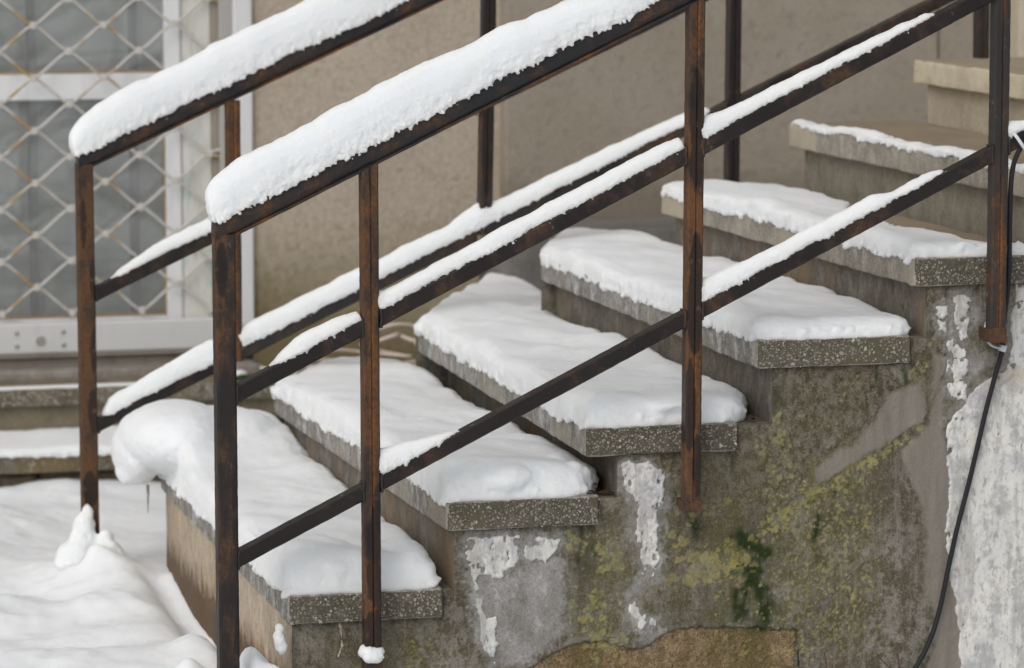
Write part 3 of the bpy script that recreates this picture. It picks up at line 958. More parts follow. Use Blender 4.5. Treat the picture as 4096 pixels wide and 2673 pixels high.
# ---- side wall of the stairs: a fine relief with everything that has grown and flaked on it
PATCH = {
'white': [
  [(0.347, 0.321), (0.355, 0.326), (0.454, 0.322), (0.455, 0.283), (0.452, 0.264), (0.429, 0.258), (0.426, 0.24), (0.407, 0.243), (0.392, 0.254), (0.377, 0.25), (0.366, 0.237), (0.358, 0.269), (0.351, 0.276), (0.347, 0.302)],
  [(0.467, 0.319), (0.516, 0.317), (0.533, 0.31), (0.531, 0.29), (0.516, 0.28), (0.505, 0.269), (0.489, 0.276), (0.467, 0.271)],
  [(0.659, 0.451), (0.674, 0.457), (0.712, 0.458), (0.743, 0.44), (0.743, 0.373), (0.732, 0.359), (0.732, 0.314), (0.736, 0.292), (0.732, 0.259), (0.725, 0.244), (0.723, 0.233), (0.702, 0.234), (0.706, 0.249), (0.696, 0.264), (0.692, 0.298), (0.686, 0.32), (0.692, 0.372), (0.682, 0.387), (0.659, 0.41)],
  [(0.673, 0.18), (0.689, 0.181), (0.695, 0.158), (0.712, 0.154), (0.708, 0.137), (0.695, 0.123), (0.693, 0.149), (0.679, 0.159)],
  [(0.719, 0.148), (0.733, 0.145), (0.735, 0.124), (0.721, 0.129)],
  [(0.366, 0.235), (0.381, 0.231), (0.377, 0.202), (0.388, 0.164), (0.407, 0.163), (0.412, 0.115), (0.407, 0.075), (0.388, 0.094), (0.382, 0.131), (0.375, 0.172), (0.366, 0.188)],
  [(1.337, 0.759), (1.349, 0.764), (1.365, 0.763), (1.38, 0.752), (1.373, 0.739), (1.37, 0.728), (1.368, 0.709), (1.369, 0.67), (1.364, 0.659), (1.354, 0.675), (1.35, 0.692), (1.341, 0.71), (1.34, 0.729), (1.335, 0.738)],
  [(1.303, 0.741), (1.323, 0.741), (1.321, 0.725), (1.313, 0.716), (1.303, 0.724)],
  [(1.302, 0.713), (1.313, 0.71), (1.321, 0.695), (1.311, 0.693)],
  [(1.321, 0.674), (1.336, 0.675), (1.34, 0.66), (1.354, 0.665), (1.364, 0.659), (1.375, 0.651), (1.375, 0.634), (1.357, 0.633), (1.334, 0.637), (1.332, 0.651), (1.324, 0.657)],
  [(1.325, 0.633), (1.37, 0.641), (1.366, 0.554), (1.331, 0.558), (1.323, 0.598)],
  [(3.25, 1.12), (1.462, 1.12), (1.468, 0.739), (1.458, 0.721), (1.462, 0.664), (1.453, 0.608), (1.393, 0.581), (1.373, 0.563), (1.364, 0.54), (1.339, 0.522), (1.324, 0.503), (1.325, 0.433), (1.334, 0.375), (1.327, 0.304), (1.328, 0.262), (1.336, 0.194), (1.349, 0.16), (1.355, 0.112), (1.362, -0.008), (1.365, -0.3), (3.25, -0.3)],
],
'thin': [
  [(0.366, 0.239), (0.429, 0.24), (0.463, 0.271), (0.527, 0.283), (0.542, 0.271), (0.546, 0.13), (0.516, 0.102), (0.459, 0.068), (0.392, 0.064), (0.369, 0.184)],
  [(0.678, 0.387), (0.743, 0.369), (0.732, 0.233), (0.74, 0.225), (0.691, 0.194), (0.664, 0.184), (0.694, 0.234)],
  [(0.702, 0.092), (0.721, 0.118), (0.733, 0.113), (0.725, 0.091)],
  [(1.326, 0.634), (1.424, 0.646), (1.42, 0.623), (1.388, 0.601), (1.327, 0.603)],
  [(1.375, 0.747), (1.398, 0.737), (1.396, 0.721), (1.384, 0.693), (1.37, 0.709)],
  [(1.313, 0.718), (1.337, 0.71), (1.338, 0.683), (1.32, 0.687)],
],
'smooth': [
  [(1.204, 0.574), (1.273, 0.597), (1.284, 0.529), (1.279, 0.515), (1.054, 0.392), (1.049, 0.425), (1.088, 0.461), (1.137, 0.478), (1.166, 0.509)],
  [(1.292, 0.66), (1.322, 0.64), (1.324, 0.527), (1.322, 0.499), (1.42, -0.006), (1.282, -0.004), (1.303, 0.062), (1.305, 0.124), (1.294, 0.154), (1.281, 0.197), (1.288, 0.259), (1.277, 0.33), (1.256, 0.388), (1.241, 0.426), (1.231, 0.455), (1.29, 0.51)],
  [(0.52, 0.087), (0.558, 0.121), (0.592, 0.106), (0.565, 0.103)],
],
'tan': [
  [(0.429, 0.018), (0.482, 0.062), (0.512, 0.084), (0.565, 0.103), (0.618, 0.106), (0.653, 0.095), (0.695, 0.087), (0.725, 0.102), (0.771, 0.123), (0.829, 0.123), (0.921, 0.117), (0.965, 0.113), (1.016, 0.104), (1.013, 0.016), (1.005, -0.2), (0.30, -0.2)],
],
'above': [
  [(0.29, 0.166), (0.478, 0.203), (0.687, 0.209), (0.908, 0.314), (1.025, 0.374), (1.279, 0.515), (1.323, 0.612), (1.32, 0.8), (0.291, 0.828)],
]}
def sdist(poly, X, Z):
    """signed distance to a polygon, positive inside"""
    p = np.array(poly)
    d = np.full(X.shape, 1e9)
    ins = np.zeros(X.shape, bool)
    for (ax, az), (bx, bz) in zip(p, np.roll(p, -1, axis=0)):
        ex, ez = bx - ax, bz - az
        t = np.clip(((X - ax) * ex + (Z - az) * ez) / (ex * ex + ez * ez + 1e-12), 0, 1)
        d = np.minimum(d, np.hypot(X - ax - t * ex, Z - az - t * ez))
        c = ((az > Z) != (bz > Z)) & (X < (bx - ax) * (Z - az) / ((bz - az) + 1e-12) + ax)
        ins ^= c
    return np.where(ins, d, -d)

sx = axis([(0.008, 1.56, 0.0023), (1.56, 3.2, 0.05)])
sz = axis([(-0.30, 0.0, 0.02), (0.0, 0.80, 0.0023), (0.80, 1.0805, 0.02)])
SX, SZ = np.meshgrid(sx, sz, indexing='ij')
X, Z = SX.ravel(), SZ.ravel()
PW = np.stack([X, X * 0, Z], 1)
wob = 0.0055 * fbm(PW, 45, 3, 301) + 0.0035 * fbm(PW, 160, 2, 302)
att = {}
soft = {'thin': (-0.012, 0.014), 'smooth': (-0.005, 0.009), 'tan': (-0.0012, 0.0012), 'above': (-0.004, 0.004)}
for key in ('thin', 'smooth', 'tan', 'above'):
    s = np.max([sdist(p, X, Z) for p in PATCH[key]], axis=0) + wob * (1.6 if key == 'thin' else 1.0)
    att[key] = sstep(*soft[key], s)
    if key == 'tan': sd_tan = s
    if key == 'above': sd_above = s
# diagonal edge fades out towards the left
att['above'] *= sstep(0.55, 0.95, X + 0.25 * fbm(PW, 9, 3, 320))
halo = np.max([sdist(p, X, Z) for p in PATCH['white']], axis=0)
att['thin'] = np.maximum(att['thin'], 0.8 * sstep(-0.020, -0.002, halo + 3.0 * wob) * (X < 1.30 + 0 * X) + 0.55 * sstep(-0.022, -0.004, halo + 3.0 * wob) * (X >= 1.30) * (Z > 0.5))
disp = 0.0022 * fbm(PW, 7, 3, 303) + 0.0012 * fbm(PW, 40, 3, 304) + 0.0005 * fbm(PW, 180, 2, 305)
disp += 0.0035 * att['above'] - 0.005 * att['tan'] + 0.0012 * att['smooth']
pit = np.clip(fbm(PW, 120, 2, 306) - 0.35, 0, 1)
disp -= pit * 0.006 * (0.3 + att['above'] + att['tan']) * (1 - att['smooth'])
# cracks
def polyline_d(pts):
    d = np.full(X.shape, 1e9)
    for (ax, az), (bx, bz) in zip(pts[:-1], pts[1:]):
        ex, ez = bx - ax, bz - az
        t = np.clip(((X - ax) * ex + (Z - az) * ez) / (ex * ex + ez * ez), 0, 1)
        d = np.minimum(d, np.hypot(X - ax - t * ex, Z - az - t * ez))
    return d
crack = np.zeros(X.shape)
for pts, w in [([(0.102, 0.168), (0.106, 0.125), (0.098, 0.105)], 0.0013),
               ([(0.16, 0.168), (0.165, 0.12), (0.162, 0.06)], 0.0018),
               ([(1.024, 0.10), (1.022, 0.06), (1.026, 0.0)], 0.0012),
               ([(0.905, 0.60), (0.915, 0.588), (0.94, 0.585), (0.952, 0.57)], 0.0016)]:
    crack = np.maximum(crack, 1 - sstep(w * 0.6, w * 1.6, polyline_d(pts) + 0.5 * wob))
edge_dark = np.exp(-(np.clip(-sd_tan, 0, 1) / 0.0035) ** 2) * (sd_tan < 0.001) * 0.9
crack = np.maximum(crack, edge_dark * (0.5 + 0.5 * fbm(PW, 30, 2, 330)))
disp -= 0.003 * crack
# algae film: right half of the dark wall, densest under the diagonal edge and over the ochre patch
alg = 0.18 + 0.75 * np.exp(-(((X - 1.02) / 0.22) ** 2 + ((Z - 0.27) / 0.20) ** 2)) + 0.5 * np.exp(-(((X - 0.62) / 0.10) ** 2 + ((Z - 0.2) / 0.15) ** 2))
alg += 0.55 * np.exp(-(((X - 1.27) / 0.05) ** 2 + ((Z - 0.60) / 0.09) ** 2)) + 0.4 * np.exp(-(((X - 0.25) / 0.1) ** 2 + ((Z - 0.09) / 0.06) ** 2))
alg += 0.45 * np.exp(-((sd_above + 0.02) / 0.03) ** 2) * sstep(0.7, 0.9, X) + 0.5 * np.exp(-(((X - 0.97) / 0.04) ** 2 + ((Z - 0.5) / 0.1) ** 2))
alg *= (0.65 + 0.7 * fbm(PW * np.array([1, 1, 0.25]), 16, 3, 340)) * (1 - 0.8 * att['smooth'])
alg *= 1 - 0.92 * sstep(1.16, 1.24, X) * (1 - sstep(0.48, 0.54, Z))
att['algae'] = np.clip(alg, 0, 1)
mo = 1.9 * np.exp(-(((X - 0.898 - 0.008 * np.sin(Z * 40)) / 0.017) ** 2 + ((Z - 0.21) / 0.09) ** 2)) + 1.9 * np.exp(-(((X - 0.945 + 0.008 * np.sin(Z * 36)) / 0.020) ** 2 + ((Z - 0.20) / 0.085) ** 2)) + 1.2 * np.exp(-(((X - 0.92) / 0.03) ** 2 + ((Z - 0.15) / 0.05) ** 2))
mo += 1.8 * np.exp(-(((X - 0.925) / 0.045) ** 2 + ((Z - 0.285) / 0.025) ** 2))
mo += 1.5 * np.exp(-(((X - 0.795) / 0.022) ** 2 + ((Z - 0.325) / 0.03) ** 2))
mo += 0.6 * np.exp(-(((X - 0.97) / 0.02) ** 2 + ((Z - 0.555) / 0.05) ** 2)) + 0.6 * np.exp(-(((X - 1.06) / 0.02) ** 2 + ((Z - 0.30) / 0.07) ** 2))
mo += 0.5 * np.exp(-(((X - 0.585) / 0.016) ** 2 + ((Z - 0.27) / 0.05) ** 2))
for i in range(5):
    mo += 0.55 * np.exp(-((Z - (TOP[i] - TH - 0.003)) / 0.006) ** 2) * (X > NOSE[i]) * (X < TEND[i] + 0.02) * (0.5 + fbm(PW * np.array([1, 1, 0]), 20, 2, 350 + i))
for xc_, zt_, ln_, sg_ in ((0.602, 0.335, 0.10, 0.006), (0.575, 0.335, 0.14, 0.005), (0.885, 0.465, 0.09, 0.006), (0.86, 0.465, 0.05, 0.004), (0.302, 0.165, 0.07, 0.006),
                          (1.235, 0.62, 0.07, 0.006), (1.18, 0.625, 0.05, 0.005), (1.09, 0.38, 0.12, 0.005), (1.055, 0.37, 0.16, 0.006), (1.125, 0.40, 0.10, 0.004), (1.00, 0.345, 0.12, 0.005)):
    mo += 0.85 * np.exp(-((X - xc_ - 0.004 * np.sin(Z * 60 + xc_ * 90)) / sg_) ** 2) * sstep(zt_ - ln_, zt_ - 0.2 * ln_, Z) * (Z < zt_ + 0.004)
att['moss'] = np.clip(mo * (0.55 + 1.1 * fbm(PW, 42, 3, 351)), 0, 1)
disp += 0.0025 * att['moss'] * (0.5 + 0.5 * fbm(PW, 150, 2, 352))
# lichen: hundreds of small rosettes stamped into the relief
lich = np.zeros(SX.shape)
ltone = np.zeros(SX.shape)
r_ = np.random.default_rng(5)
def stamp(cx_, cz_, rad, tone, depth=1.0):
    i0, i1 = np.searchsorted(sx, [cx_ - 1.5 * rad, cx_ + 1.5 * rad])
    j0, j1 = np.searchsorted(sz, [cz_ - 1.5 * rad, cz_ + 1.5 * rad])
    if i1 <= i0 or j1 <= j0: return
    A, B = SX[i0:i1, j0:j1], SZ[i0:i1, j0:j1]
    an = np.arctan2(B - cz_, A - cx_)
    ph = r_.uniform(0, 6.28, 3)
    rr = rad * (1 + 0.16 * np.sin(3 * an + ph[0]) + 0.12 * np.sin(5 * an + ph[1]) + 0.08 * np.sin(8 * an + ph[2]))
    q = np.hypot(A - cx_, B - cz_) / rr
    m = (1 - sstep(0.75, 1.05, q)) * depth * (0.72 + 0.28 * sstep(0.3, 0.8, q))
    sub = lich[i0:i1, j0:j1]
    lt_ = ltone[i0:i1, j0:j1]
    lt_[m > sub] = tone
    np.maximum(sub, m, out=sub)
for (xa, za, xb, zb, n, rmin, rmax, tl, th_, spread) in [
    (0.560, 0.100, 0.655, 0.305, 130, 0.0024, 0.0090, 0.0, 0.6, 0.016), (0.77, 0.222, 0.895, 0.292, 140, 0.0026, 0.0100, 0.2, 0.84, 0.016),
    (0.985, 0.06, 1.16, 0.40, 1500, 0.0009, 0.0046, 0.0, 0.98, 0.030), (0.955, 0.408, 0.99, 0.564, 60, 0.0025, 0.0080, 0.0, 0.4, 0.012),
    (0.75, 0.30, 0.87, 0.45, 55, 0.0018, 0.0065, 0.1, 0.8, 0.014), (0.184, 0.06, 0.324, 0.142, 60, 0.0010, 0.0045, 0.0, 0.7, 0.014),
    (1.257, 0.585, 1.298, 0.689, 40, 0.0015, 0.005, 0.0, 0.5, 0.010), (0.70, 0.09, 0.95, 0.22, 90, 0.0010, 0.0042, 0.0, 0.7, 0.016),
    (0.60, 0.03, 1.02, 0.10, 50, 0.0015, 0.005, 0.1, 0.7, 0.014), (1.0, 0.42, 1.18, 0.60, 130, 0.0008, 0.0032, 0.0, 0.98, 0.018),
    (0.3, 0.1, 1.25, 0.55, 600, 0.0009, 0.0022, 0.0, 1.0, 0.03), (0.63, 0.39, 0.67, 0.45, 10, 0.002, 0.005, 0.0, 0.6, 0.01),
    (0.57, 0.30, 0.66, 0.40, 25, 0.0015, 0.005, 0.0, 0.6, 0.012)]:
    seeds = [(r_.uniform(xa, xb), r_.uniform(za, zb)) for q in range(max(3, n // 7))]
    for q in range(n):
        c_ = seeds[r_.integers(len(seeds))]
        stamp(c_[0] + r_.normal(0, spread), c_[1] + r_.normal(0, spread), rmin + (rmax - rmin) * r_.random() ** 2.6, r_.uniform(tl, th_), r_.uniform(0.5, 1.0))
for q in range(150):                                                # along the diagonal edge
    t = r_.random()
    px_, pz_ = 0.93 + t * 0.345, 0.325 + t * 0.19 - abs(r_.normal(0, 0.016))
    stamp(px_, pz_, r_.uniform(0.0015, 0.006), r_.uniform(0.2, 0.9), 0.9)
att['lichen'] = lich.ravel() * (1 - 0.8 * att['smooth']) * (0.75 + 0.5 * np.clip(fbm(PW, 70, 2, 360), -0.5, 0.5))
att['lichen_tone'] = ltone.ravel()
att['crack'] = crack
disp += 0.0016 * att['lichen'] * (0.6 + 0.8 * fbm(PW, 200, 2, 361))
# stair profile: keep only the cells under it
top = np.full(len(sx), TOP[6] - TH)
for i in range(6, -1, -1):
    lim = RISE[i + 1] if i < 6 else 9
    top[sx < lim] = TOP[i] - 0.008
    top[sx < TEND[i] + 0.0015] = TOP[i] - TH + 0.001
V = np.stack([X, 0.015 - disp, Z], 1)
# pull the top row of each column on to the profile
nz_ = len(sz)
Vg = V.reshape(len(sx), nz_, 3)
colmax = np.searchsorted(sz, top)
for i in range(len(sx)):
    Vg[i, colmax[i]:, 2] = top[i]
    Vg[i, colmax[i]:, 1] = 0.016
V = Vg.reshape(-1, 3)
Q = grid_idx(len(sx), nz_)
cell_j = (np.arange(len(Q)) % (nz_ - 1))
cell_i = (np.arange(len(Q)) // (nz_ - 1))
keep = cell_j < np.minimum(colmax[cell_i], colmax[np.minimum(cell_i + 1, len(sx) - 1)])
Q = Q[keep]
used, inv = np.unique(Q.ravel(), return_inverse=True)
me = fast_quads(V[used], inv.reshape(-1, 4), 'side_wall')
for key, arr in att.items():
    fattr(me, key, arr[used])
smooth(me)
side = link('side_wall', me, M_SIDE, stair)
# the wall has a body behind its face
for i in range(7):
    xa = RISE[i] + 0.004
    xb = RISE[i + 1] + 0.003 if i < 6 else 3.2
    box('wall_core', (xa, xb, 0.024, 0.20, -0.29, TOP[i] - TH - 0.004), M_MORTAR, side, 0)
# plaster patches: thin flakes lying proud of the wall, each with its own ragged outline
smud = np.clip(np.exp(-((X - 1.47) / 0.05) ** 2 - ((Z - 0.60) / 0.02) ** 2) + sstep(0.66, 0.8, Z) * 0.35, 0, 1)
pcrack = np.zeros(X.shape)
for pts in ([(1.35, 0.20), (1.372, 0.205), (1.40, 0.235), (1.425, 0.25), (1.436, 0.29), (1.437, 0.34)], [(1.425, 0.25), (1.42, 0.20), (1.425, 0.14)],
            [(1.465, 0.60), (1.43, 0.575), (1.40, 0.57), (1.385, 0.53)], [(1.40, 0.59), (1.405, 0.52)], [(1.47, 0.5), (1.478, 0.25), (1.474, 0.05)]):
    pcrack = np.maximum(pcrack, 0.8 * (1 - sstep(0.0, 0.007, polyline_d(pts) + 1.2 * wob + 0.002)))
for poly in PATCH['white']:
    p = np.array(poly)
    i0, i1 = np.searchsorted(sx, [p[:, 0].min() - 0.012, p[:, 0].max() + 0.012])
    j0, j1 = np.searchsorted(sz, [max(p[:, 1].min() - 0.012, -0.299), p[:, 1].max() + 0.012])
    j1 = min(j1, len(sz))
    i0, j0 = max(i0, 0), max(j0, 0)
    i1, j1 = min(i1, len(sx)), min(j1, len(sz))
    idx = (np.arange(i0, i1)[:, None] * nz_ + np.arange(j0, j1)[None, :])
    ii = idx.ravel()
    s = sdist(poly, X[ii], Z[ii]) + (0.7 if p[:, 0].max() > 1.6 else 1.2) * wob[ii] + 0.002 * fbm(PW[ii], 70, 2, 371)
    lift = np.clip(s / 0.0016, -1.2, 1) * 0.0034 + 0.0008 * fbm(PW[ii], 34, 3, 370)
    big = p[:, 0].max() > 1.6
    hole = np.clip(fbm(PW[ii], 42, 4, 372) - (0.34 if big else 0.25), 0, 1) * 0.05 * (1 - sstep(0.008, 0.020, s) * (1.0 if big else 0.75))
    hole += np.clip(fbm(PW[ii] * np.array([1, 1, 0.5]), 120, 3, 377) - (0.62 if big else 0.40), 0, 1) * 0.03
    lift -= hole
    y = (0.015 - disp[ii]) - lift
    # do not rise above the stair profile
    colt = np.repeat(top[i0:i1], j1 - j0)
    z = np.minimum(Z[ii], colt - 0.001)
    y = np.where(Z[ii] > colt - 0.0005, 0.0165, y)
    V = np.stack([X[ii], y, z], 1)
    Qp = grid_idx(i1 - i0, j1 - j0)
    sv = np.maximum(lift, -1)
    ok = (sv[Qp].max(1) > -0.0018) & (Z[ii][Qp].min(1) < colt[Qp].max(1))
    Qp = Qp[ok]
    u, inv = np.unique(Qp.ravel(), return_inverse=True)
    me = fast_quads(V[u], inv.reshape(-1, 4), 'plaster_patch')
    fattr(me, 'smudge', smud[ii][u])
    fattr(me, 'crack', pcrack[ii][u])
    smooth(me)
    link('plaster_patch', me, M_PLASTER, side)

# ================================================================== RAILINGS
def line_rail(name, parent, m, x0, x1, slope, icpt, y, w, h, prof=None, nseg=None, wet=None, cut='v', seed=0):
    """sloping bar; z = slope*x + icpt is the line of its underside"""
    L = math.hypot(1, slope)
    up = np.array([-slope / L, 0, 1 / L])
    if prof is None:
        c = min(w, h) * 0.10
        prof = [(-w / 2 + c, 0), (w / 2 - c, 0), (w / 2, c), (w / 2, h - c), (w / 2 - c, h), (-w / 2 + c, h), (-w / 2, h - c), (-w / 2, c)]
    prof = np.array(prof)
    nseg = nseg or max(4, int((x1 - x0) / 0.008))
    xs = np.linspace(x0, x1, nseg)
    rings = []
    for x in xs:
        ring = []
        for a_, b_ in prof:
            # vertical cut ends: slide each profile point along the axis so that x stays x
            px = x
            zc = slope * x + icpt + b_ * L
            ring.append((px, y + a_, zc))
        rings.append(ring)
    V, Fc = sweep(rings)
    V = V + 0.0006 * np.stack([fbm(V, 60, 2, seed + q) for q in range(3)], 1)
    V[:, 2] += 0.0022 * n1(V[:, 0], 2.3, seed + 70, 2)
    me = mesh_np(V, Fc, name)
    fix_normals(me)
    wv = np.zeros(len(V))
    if wet is not None:
        base = fbm(V * np.array([1, .3, 1]), 9, 2, seed + 50)
        wv = sstep(0.18, 0.24, base)
    fattr(me, 'wet', wv)
    sv = np.zeros(len(V))
    if w == 0:
        und = (V[:, 2] - slope * V[:, 0] - icpt) / L
        sv = (und < 0.0058) * sstep(-0.1, 0.3, fbm(V, 9, 3, seed + 60)) * 0.9
    fattr(me, 'streak', sv)
    for p in me.polygons: p.use_smooth = False
    o = link(name, me, m, parent)
    if w > 0:                                               # weld beads where the bar meets its posts
        r_w = np.random.default_rng(seed + 3)
        for xe, sg in ((x0, 1), (x1, -1)):
            pr = [(w / 2, t * h) for t in np.linspace(1, 0, 9)][4:] + [(t * w / 2, 0) for t in np.linspace(1, -1, 9)] + [(-w / 2, t * h) for t in np.linspace(0, 1, 9)] + [(t * w / 2, h) for t in np.linspace(-1, 1, 9)]
            mw = tube_mesh([(xe + sg * r_w.uniform(0, 0.002), y + a_, slope * xe + icpt + b_ * L + r_w.uniform(-.0006, .0006)) for a_, b_ in pr], 0.0026, 6, 1)
            fattr(mw, 'wet', np.zeros(len(mw.vertices))); fattr(mw, 'streak', np.zeros(len(mw.vertices)))
            link('weld_bead', mw, M_POST_DARK, o)
    return o

def hand_profile(w=0.045, h=0.045):
    pts = []
    f = 0.0055
    pts += [(-0.014, 0.0), (0.014, 0.0), (0.0145, f), (0.011, f + 0.0005), (0.011, f + 0.002)]
    n = 18
    for q in range(n + 1):
        t = -math.pi * 0.42 + q / n * math.pi * 1.84
        c, s = math.cos(t), math.sin(t)
        e = 0.75
        pts.append((w / 2 * math.copysign(abs(c) ** e, c), f + h / 2 + h / 2 * math.copysign(abs(s) ** e, s)))
    pts += [(-0.011, f + 0.002), (-0.011, f + 0.0005), (-0.0145, f)]
    return pts

def post(parent, m, xc, yc, w, z0, z1, wets=(), streak=1.0, seam=True, lean=0.0, seed=0, under=None):
    """square steel post with a weld seam down its front; wets: (z centre, half height, half width, x offset)"""
    h = w / 2
    c = 0.0035
    pts = []
    nf = 14
    def side(p, q, n):
        p, q = np.array(p), np.array(q)
        for k in range(n):
            pts.append(p + (q - p) * k / n)
    side((-h + c, -h), (h - c, -h), nf)
    side((h - c, -h), (h, -h + c), 2)
    side((h, -h + c), (h, h - c), 5)
    side((h, h - c), (h - c, h), 2)
    side((h - c, h), (-h + c, h), 5)
    side((-h + c, h), (-h, h - c), 2)
    side((-h, h - c), (-h, -h + c), 5)
    side((-h, -h + c), (-h + c, -h), 2)
    prof = np.array(pts)
    if seam:
        k = nf // 2
        prof[k] = (0.0006, -h + 0.0028)
        prof[k - 1] = (-0.0014, -h + 0.0002)
        prof[k + 1] = (0.0026, -h + 0.0002)
    nz2 = max(6, int((z1 - z0) / 0.004))
    zs = np.linspace(z0, z1, nz2)
    rings = []
    for z in zs:
        lx = lean * (z - z0)
        rings.append(np.stack([xc + lx + prof[:, 0], yc + prof[:, 1], np.full(len(prof), z)], 1))
    V, Fc = sweep(rings)
    loc = V - np.array([xc, yc, 0])
    loc[:, 0] -= lean * (V[:, 2] - z0)
    V = V + 0.0005 * np.stack([fbm(V, 70, 2, seed + q) for q in range(3)], 1)
    me = mesh_np(V, Fc, 'post')
    fix_normals(me)
    if under is not None:
        co = V.copy(); co[:, 2] = np.minimum(co[:, 2], under[0] * co[:, 0] + under[1] + 0.0025)
        me.vertices.foreach_set('co', co.astype(np.float32).ravel())
        me.update()
    wet = np.zeros(len(V))
    wn_ = 0.18 * fbm(V, 60, 2, seed + 9)
    for zc, hz, hw, xo in wets:
        t = np.abs(V[:, 2] - zc) / hz + wn_
        wid = hw * np.sqrt(np.clip(1 - t ** 1.6, 0, 1))
        wet = np.maximum(wet, ((np.abs(loc[:, 0] - xo) < wid) & (t < 1)).astype(float))
    st = np.exp(-((loc[:, 0] - 0.0015) / 0.0045) ** 2) * (loc[:, 1] < -h * 0.5) * sstep(-0.15, 0.25, fbm(V * np.array([1, 1, 0.35]), 11, 3, seed + 4)) * streak
    fattr(me, 'wet', wet)
    fattr(me, 'streak', st)
    for p in me.polygons: p.use_smooth = False
    return link('post', me, m, parent)

RY = -0.05
near = empty('railing', 'rusty steel stair railing standing in front of the treads, nearest rail', 'railing', (-0.125, RY, 0.0), 'steel railings of the staircase')
HS, HI = 0.473, 0.973
post(near, M_NEWEL, -0.1265, RY, 0.038, -0.05, 0.925, [(0.66, 0.10, 0.006, 0.017), (0.40, 0.115, 0.009, 0.016), (0.13, 0.12, 0.009, 0.017), (0.86, 0.05, 0.012, -0.008)], 0.0, False, -0.002, 3)
p1 = post(near, M_POST, 0.149, RY, 0.032, 0.118, HS * 0.149 + HI + 0.010, [(0.30, 0.10, 0.018, 0.004), (0.42, 0.03, 0.01, 0.012), (0.16, 0.05, 0.02, 0.0)], 0.55, True, -0.003, 11, under=(HS, HI))
p2 = post(near, M_POST, 0.778, RY, 0.032, 0.382, HS * 0.778 + HI + 0.010, [(1.14, 0.085, 0.016, 0.0), (1.035, 0.042, 0.015, 0.0), (0.85, 0.055, 0.013, 0.002), (0.76, 0.09, 0.017, 0.001), (0.57, 0.09, 0.013, -0.008), (0.46, 0.06, 0.010, 0.008)], 0.8, True, 0.004, 21, under=(HS, HI))
p3 = post(near, M_POST_DARK, 1.400, RY, 0.032, 0.690, HS * 1.40 + HI + 0.010, [], 0.8, True, 0.0, 31, under=(HS, HI))
for pst, xb, za, zb_, mb in ((p1, 0.149, 0.092, 0.117, M_NEWEL), (p2, 0.7772, 0.367, 0.387, M_NEWEL_FAR), (p3, 1.399, 0.675, 0.702, M_NEWEL_FAR)):
    cl = box('bracket', (xb - 0.0180, xb + 0.0180, RY - 0.0182, RY + 0.0175, za, zb_), mb, pst, 0.003)
    box('wall_stub', (xb - 0.009, xb + 0.0165, RY + 0.0178, 0.014, za + 0.002, zb_ - 0.003), mb, cl, 0.002)
    bd = tube_mesh([(xb + dx, RY - 0.0165, zb_ + 0.0004 + 0.0008 * math.sin(dx * 900)) for dx in np.linspace(-0.015, 0.015, 7)], 0.0021, 6, 3)
    fattr(bd, 'wet', np.zeros(len(bd.vertices))); fattr(bd, 'streak', np.full(len(bd.vertices), 0.25))
    link('weld_bead', bd, M_POST, cl)
line_rail('handrail', near, M_HAND, -0.1475, 2.1, HS, HI, RY, 0, 0, hand_profile(), 280, None, seed=5)
for nm, sl, ic, hh in (('middle_rail', 0.4905, 0.6625, 0.030), ('lower_rail', 0.4880, 0.3525, 0.029)):
    for a_, b_, s_ in ((-0.1085, 0.1325, 1), (0.1655, 0.7615, 2), (0.7945, 1.3835, 3), (1.4165, 2.1, 4)):
        line_rail(nm, near, M_RAIL, a_, b_, sl, ic, RY, 0.030, hh, wet=True, seed=10 * s_ + int(hh * 1000))

FY = 1.66
far = empty('railing', 'rusty steel stair railing on the wall side of the treads, rail behind the snow', 'railing', (-0.128, FY, 0.0), 'steel railings of the staircase')
post(far, M_NEWEL_FAR, -0.128, FY, 0.038, -0.06, 0.925, [(0.50, 0.05, 0.010, 0.014), (0.66, 0.05, 0.009, 0.014), (0.79, 0.06, 0.007, -0.006), (0.36, 0.05, 0.014, 0.010), (0.18, 0.04, 0.02, 0.0)], 0.0, False, -0.004, 41)
post(far, M_POST, 0.2115, FY, 0.032, 0.462, 0.449 * 0.21 + 0.969, [], 0.8, True, 0.0, 51, under=(0.449, 0.969))
q2 = post(far, M_POST_DARK, 0.806, FY, 0.032, 0.740, 0.449 * 0.80 + 0.969, [(1.15, 0.2, 0.02, 0.0), (0.95, 0.12, 0.014, 0.0)], 0.5, True, 0.02, 61, under=(0.449, 0.969))
post(far, M_POST_DARK, 1.412, FY, 0.032, 0.80, 0.449 * 1.41 + 0.969, [(1.05, 0.3, 0.016, 0.0)], 0.4, True, 0.006, 71, under=(0.449, 0.969))
post(far, M_POST_DARK, 2.04, FY, 0.032, 1.06, 0.449 * 2.05 + 0.969, [], 0.6, True, 0.0, 81, under=(0.449, 0.969))
line_rail('handrail', far, M_HAND, -0.1475, 2.4, 0.449, 0.969, FY, 0, 0, hand_profile(), 240, None, seed=15)
for nm, sl, ic, hh in (('middle_rail', 0.459, 0.662, 0.030), ('lower_rail', 0.4655, 0.3595, 0.029)):
    for a_, b_, s_ in ((-0.1085, 0.195, 1), (0.228, 0.785, 2), (0.82, 1.396, 3), (1.43, 2.024, 4)):
        line_rail(nm, far, M_POST_DARK if (nm == 'lower_rail' and s_ > 1) else M_RAIL, a_, b_, sl, ic, FY, 0.030, hh, wet=True, seed=20 * s_ + int(hh * 1000))

